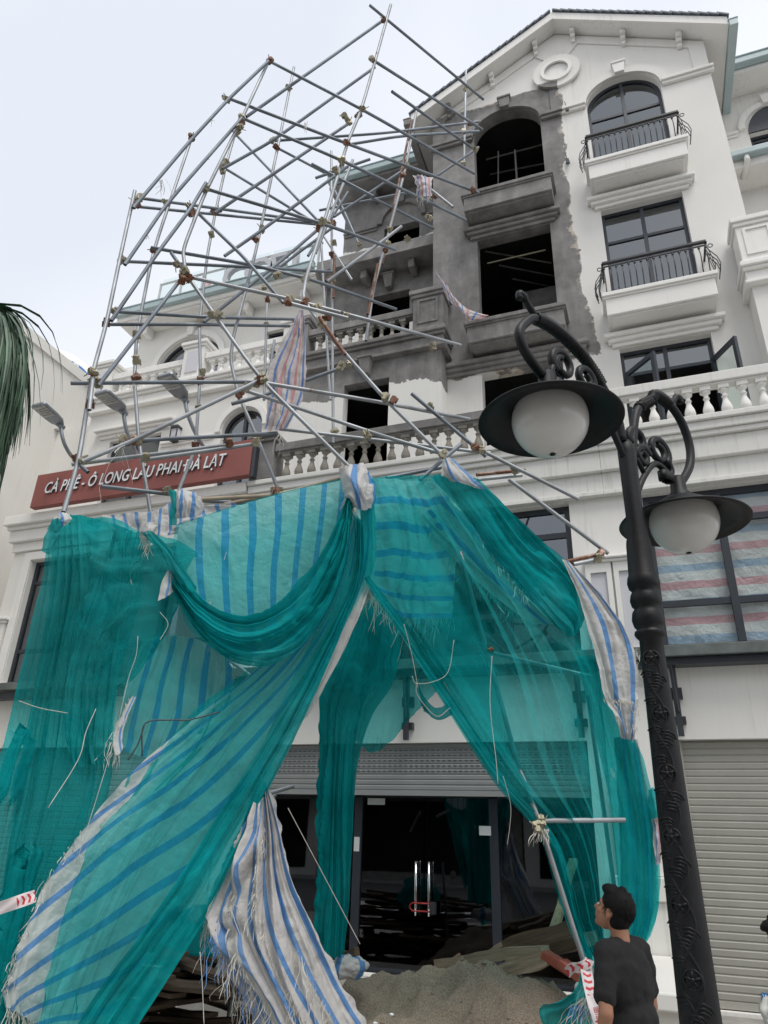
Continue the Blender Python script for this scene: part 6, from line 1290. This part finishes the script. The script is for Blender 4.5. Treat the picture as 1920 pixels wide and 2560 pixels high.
def person(lab, base, fwd, hdir, lean, larm, rarm, cat='person'):
    """lean: torso offset at the shoulders (forward, height drop); arms: elbow, wrist, hand tip as (fwd, left, up) from the base"""
    f = Vector((fwd[0], fwd[1], 0)).normalized(); l = Vector((-f.y, f.x, 0)); u = Vector((0, 0, 1)); B0 = Vector(base)
    T = thing('person', lab, cat, base)
    def w(a, b_, c): return B0+f*a+l*b_+u*c
    lf, dz = lean
    hip = w(0, 0, .90); wai = w(lf*.25, 0, 1.04-dz*.2); che = w(lf*.7, 0, 1.24-dz*.6); sh = w(lf, 0, 1.385-dz); nk = w(lf*1.12+.01, 0, 1.46-dz)
    hd = Vector(hdir).normalized(); hl = u.cross(hd).normalized(); hu = hd.cross(hl)
    hc = nk+u*.075+hd*.035+hu*.03
    b = MB()
    ellip(b, hip, (f*.08, l*.125, u*.12)); ellip(b, wai, (f*.07, l*.11, u*.13)); ellip(b, che, (f*.075, l*.12, u*.17)); capsule(b, sh-l*.13, sh+l*.13, .042, .042)
    capsule(b, sh, nk+u*.06, .05, .052)
    # head: skull, jaw, brow, nose, lips, ears
    ellip(b, hc+hu*.025-hd*.012, (hd*.092, hl*.074, hu*.095)); ellip(b, hc-hu*.035+hd*.028, (hd*.062, hl*.056, hu*.078)); ellip(b, hc-hu*.092+hd*.062, (hd*.026, hl*.028, hu*.020))
    ellip(b, hc+hd*.07+hu*.022, (hd*.022, hl*.05, hu*.014)); capsule(b, hc+hd*.082+hu*.012, hc+hd*.104-hu*.026, .008, .013)
    ellip(b, hc+hd*.088-hu*.052, (hd*.012, hl*.022, hu*.007)); ellip(b, hc+hd*.085-hu*.064, (hd*.012, hl*.020, hu*.008))
    for s in (-1, 1):
        ellip(b, hc+hl*(.076*s)-hd*.008-hu*.008, (hd*.018-hl*.004*s, hl*.008*s+hd*.002, hu*.032)); ellip(b, hc+hd*.06+hl*(.038*s)-hu*.02, (hd*.018, hl*.02, hu*.018))
    # legs
    for s in (-1, 1):
        k = w(.03, .10*s, .49); a = w(-.01, .115*s, .09); capsule(b, w(0, .085*s, .86), k, .082, .058); capsule(b, k, a, .056, .038); capsule(b, a+f*.0-u*.045, a+f*.15-u*.06, .036, .03)
    # arms with hands of five fingers
    for s, arm in ((1, larm), (-1, rarm)):
        el, wr_2, ht = [w(*q) for q in arm]; shp = sh+l*(.165*s)-u*.015
        capsule(b, shp-l*.02*s, shp.lerp(el, .5), .034, .036); capsule(b, shp.lerp(el, .5), el, .038, .038); capsule(b, el, wr_2, .039, .027)
        hdv = (ht-wr_2); L_ = hdv.length; hdv.normalize(); pn = hdv.cross(u if abs(hdv.z) < .9 else f).normalized(); sd = pn.cross(hdv).normalized()
        ellip(b, wr_2+hdv*.045, (hdv*.05, sd*.040, pn*.016))
        for q, (o_, ln_) in enumerate(((-.030, .062), (-.010, .075), (.010, .070), (.028, .055))):
            r0 = wr_2+hdv*.085+sd*o_; m1 = r0+hdv*ln_*.5-pn*.008*s; m2 = m1+hdv*ln_*.45-pn*.026*s; capsule(b, r0, m1, .0095, .009, 8, 4); capsule(b, m1, m2, .009, .0075, 8, 4)
        t0 = wr_2+hdv*.025-sd*.032; t1 = t0+hdv*.04-sd*.028; t2 = t1+hdv*.03-sd*.006; capsule(b, t0, t1, .012, .011, 8, 4); capsule(b, t1, t2, .011, .008, 8, 4)
    body = remesh(b, 'body', M['skin'], T, .0075, 3)
    # eyes
    for s in (-1, 1):
        e = MB(); ellip(e, hc+hd*.078+hl*(.031*s)+hu*.004, (hd*.010, hl*.014, hu*.007)); eo = e.build('eye', M['eye'], T, True)
        e = MB(); ellip(e, hc+hd*.086+hl*(.031*s)+hu*.004, (hd*.004, hl*.006, hu*.006)); e.build('iris', M['hair'], eo, True); e = MB(); capsule(e, hc+hd*.084+hl*(.018*s)+hu*.026, hc+hd*.076+hl*(.048*s)+hu*.026, .004, .003, 6, 3); e.build('eyebrow', M['hair'], eo, True)
    # hair cap, short at the sides and back
    b = MB(); ellip(b, hc+hu*.042-hd*.020, (hd*.098, hl*.081, hu*.092)); ellip(b, hc+hu*.095+hd*.03, (hd*.068, hl*.062, hu*.035)); ellip(b, hc-hu*.01-hd*.048, (hd*.060, hl*.072, hu*.085))
    rr_ = random.Random(2)
    for k in range(18):
        th = rr_.uniform(0, 2*pi); q = rr_.uniform(.0, .9); d = (hd*(cos(th)*q)+hl*(sin(th)*q)+hu*sqrt(1-q*q*.9)).normalized(); p = hc+hu*.042-hd*.02+Vector((hd*.098*d.dot(hd)+hl*.081*d.dot(hl)+hu*.092*d.dot(hu))); capsule(b, p-d*.01, p+d*.012+hd*.012, .011, .004, 6, 3)
    ho = remesh(b, 'hair', M['hair'], T, .006, 1); b = MB()
    for k in range(700):
        th = rr_.uniform(0, 2*pi); cz = rr_.uniform(-.45, 1); sq = sqrt(1-cz*cz); d = hd*(sq*cos(th))+hl*(sq*sin(th))+hu*cz
        if d.dot(hd) > .55 and cz < .45: continue
        p = hc+hu*.036-hd*.022+hd*(.100*d.dot(hd))+hl*(.084*d.dot(hl))+hu*(.100*cz); t_ = (hd*.25-hu*(.9-cz*.6)+Vector((rr_.gauss(0, .2), rr_.gauss(0, .2), rr_.gauss(0, .15)))).normalized()
        b.tube([p-d*.006, p-d*.001+t_*.012, p-d*.002+t_*.026], [.0016, .0014, .0005], 3, cap=False)
    b.build('hair_strands', M['hair'], ho)['kind'] = 'stuff'
    # shirt
    b = MB(); ellip(b, w(0, 0, .93), (f*.112, l*.158, u*.16)); ellip(b, wai, (f*.106, l*.150, u*.19)); ellip(b, che, (f*.115, l*.165, u*.20)); capsule(b, sh-l*.13, sh+l*.13, .066, .066); capsule(b, sh, nk-u*.03, .068, .056)
    for s, arm in ((1, larm), (-1, rarm)):
        el = w(*arm[0]); shp = sh+l*(.165*s)-u*.015; capsule(b, shp-l*.02*s, shp.lerp(el, .70), .058, .056)
        q = shp.lerp(el, .72)
    o = remesh(b, 'shirt', M['black_cloth'], T, .012, 3); dp = o.modifiers.new('d', 'DISPLACE'); tx_ = bpy.data.textures.new('cl', 'CLOUDS'); tx_.noise_scale = .07; dp.texture = tx_; dp.strength = .026; dp.mid_level = .42; dp.texture_coords = 'GLOBAL'
    b = MB(); ellip(b, w(0, 0, .88), (f*.118, l*.170, u*.14))
    for s in (-1, 1): k = w(.03, .10*s, .49); capsule(b, w(0, .085*s, .84), k, .098, .085)
    o = remesh(b, 'shorts', M['black_cloth'], T, .012, 3)
    for s in (-1, 1):
        b = MB(); a = w(-.01, .115*s, .02); ellip(b, a+f*.06, (f*.14, l*.05, u*.022)); remesh(b, 'sandal', M['iron'], T, .01, 1)
    return T
hp = at(1592, 2548, 4.75)
person('man in a black T-shirt looking up at the scaffold, hand on hip', (hp.x, hp.y, -.24), (-.80, .60), (-.84, .36, .40), (.05, .0),
       ((-.01, .245, 1.125), (.06, .235, .935), (-.06, .19, .950)), ((.06, -.20, 1.12), (.20, -.14, .93), (.26, -.08, .93)))
h2 = at(1935, 2420, 7.0)
person('person with short black hair leaning forward at the right edge of the picture', (h2.x+.50, h2.y, -.30), (-.95, -.2), (-.80, -.15, -.50), (.34, .16),
       ((.34, .22, .95), (.5, .2, .75), (.6, .18, .68)), ((.34, -.22, .95), (.5, -.2, .75), (.6, -.18, .68)))
sk = lump('sack', 'white and yellow sack at the bottom right corner', at(1978, 2590, 6.2), .15, None, 6, 1.5, 'sack')
m, t, b_, o_ = mat('white_yellow_sack'); sp = N(t, 'ShaderNodeSeparateXYZ'); L(t, pos(t), sp.inputs[0]); q = at(1978, 2590, 6.2)
L(t, mixc(t, ramp(t, math_(t, 'ADD', math_(t, 'SUBTRACT', sp.outputs[2], q.z), math_(t, 'MULTIPLY', sp.outputs[0], .3)), [(.1, 0), (.12, 1)]), (.62, .42, .03), (.62, .60, .56)), b_.inputs['Base Color']); sk.data.materials.clear(); sk.data.materials.append(m)
# ================================================================== PALM AT THE LEFT EDGE
M['palm'] = simple('palm_leaf', (.05, .105, .06), .5, var=.45, sc=3, bs=.1); M['palmx'] = simple('old_palm_leaf', (.07, .085, .045), .6, var=.5, sc=4, bs=.1); M['palmd'] = simple('dry_palm_leaf', (.20, .15, .08), .7, var=.4, sc=4); M['trunk'] = simple('palm_trunk', (.14, .11, .085), .9, var=.3, sc=8, bs=.5)
cc = at(-62, 760, 3.6)
palm = thing('palm_tree', 'palm with long drooping green leaf strips at the left edge', 'palm', (cc.x-.4, cc.y+.1, -.2))
MB().tube([(cc.x-.4, cc.y+.1, -.2), (cc.x-.36, cc.y+.1, 2), (cc.x-.1, cc.y, cc.z-.3), (cc.x, cc.y, cc.z)], [.2, .16, .13, .12], 14).build('trunk', M['trunk'], palm, True)
def frond(tip_dir, ln, seed, m_='palm', n=34, droop=1.15):
    rr_ = random.Random(seed); d = Vector(tip_dir).normalized(); pts = []; d = Vector((.64*d.x-.77*d.y, .77*d.x+.64*d.y, d.z)); p = Vector(cc); v = d*1.0
    for k in range(17): pts.append(p.copy()); p = p+v.normalized()*ln/16; v = v+Vector((0, 0, -droop*.11*(1+k*.12)))
    fr_ = MB().tube(pts, [.022*(1-k/18) for k in range(17)], 6).build('frond_stem', M['palm'], palm, True)
    b = MB()
    for k in range(n):
        f_ = .22+.77*k/n; i = f_*16; i0 = min(int(i), 15); q = pts[i0].lerp(pts[i0+1], i-i0); t = (pts[i0+1]-pts[i0]).normalized()
        for s in (-1, 1):
            sd = t.cross(Vector((0, 0, 1))).normalized()*s; w_ = rr_.uniform(.012, .022); l_ = rr_.uniform(.6, 1.5); dr = (sd*.55+t*.8+Vector((0, 0, -.15))).normalized(); pr = q; sdw = dr.cross(Vector((rr_.gauss(0, .6), rr_.gauss(0, .6), 1))).normalized(); L_ = []; st = 6
            for z_ in range(st+1):
                ww = w_*(1-abs(z_/st-.3)*1.25 if z_ < st else .04); ww = max(ww, .002); nrm = sdw.cross(dr).normalized()
                L_ += [pr-sdw*ww, pr+nrm*ww*.35, pr+sdw*ww]; pr = pr+dr*l_/st; dr = (dr+Vector((rr_.gauss(0, .03), rr_.gauss(0, .03), -.5))).normalized()
            b.add(L_, [(z_*3+y_, z_*3+y_+1, z_*3+y_+4, z_*3+y_+3) for z_ in range(st) for y_ in (0, 1)])
    b.build('frond', M[m_], palm)['kind'] = 'stuff'
for i, (d, ln, dr_) in enumerate((((.9, .1, .55), .75, 1.6), ((1, -.2, .35), .65, 1.6), ((.9, .35, .2), .62, 1.5), ((.8, -.3, .0), .7, 1.4), ((.7, .2, -.5), .8, 1.2), ((.9, 0, -.3), .75, 1.3), ((.75, .1, .8), .8, 1.7), ((.3, .8, .5), 1.0, 1.2), ((-.8, .3, .6), 1.3, 1.2), ((-.3, -.9, .6), 1.1, 1.2), ((-.9, -.4, .2), 1.2, 1.2), ((.6, -.1, -.9), .9, 1.1), ((.5, .1, -1.2), 1.0, 1.0), ((.85, -.1, -.1), .8, 1.5), ((.8, .15, .1), .7, 1.7), ((.6, 0, -.7), 1.0, 1.2))): frond(d, ln, i+3, 'palm' if i not in (4, 11) else 'palmx', 46, dr_)
# stay anchors left on the white wall
for i, (x, y, lb_) in enumerate(((1416, 268, 'upper small black anchor with wire on the white gable wall'), (1418, 398, 'lower small black anchor with wire on the white gable wall'))):
    q = at(x, y, YU-.05); T = thing('wall_anchor', lb_, 'anchor', q); MB().box(q.x-.03, q.x+.03, q.y-.02, q.y+.05, q.z-.07, q.z+.0).box(q.x-.02, q.x+.04, q.y-.04, q.y, q.z-.14, q.z-.085).tube([q, q+Vector((-.02, -.02, .15))], .008, 5).build('anchor_body', M['iron'], T)
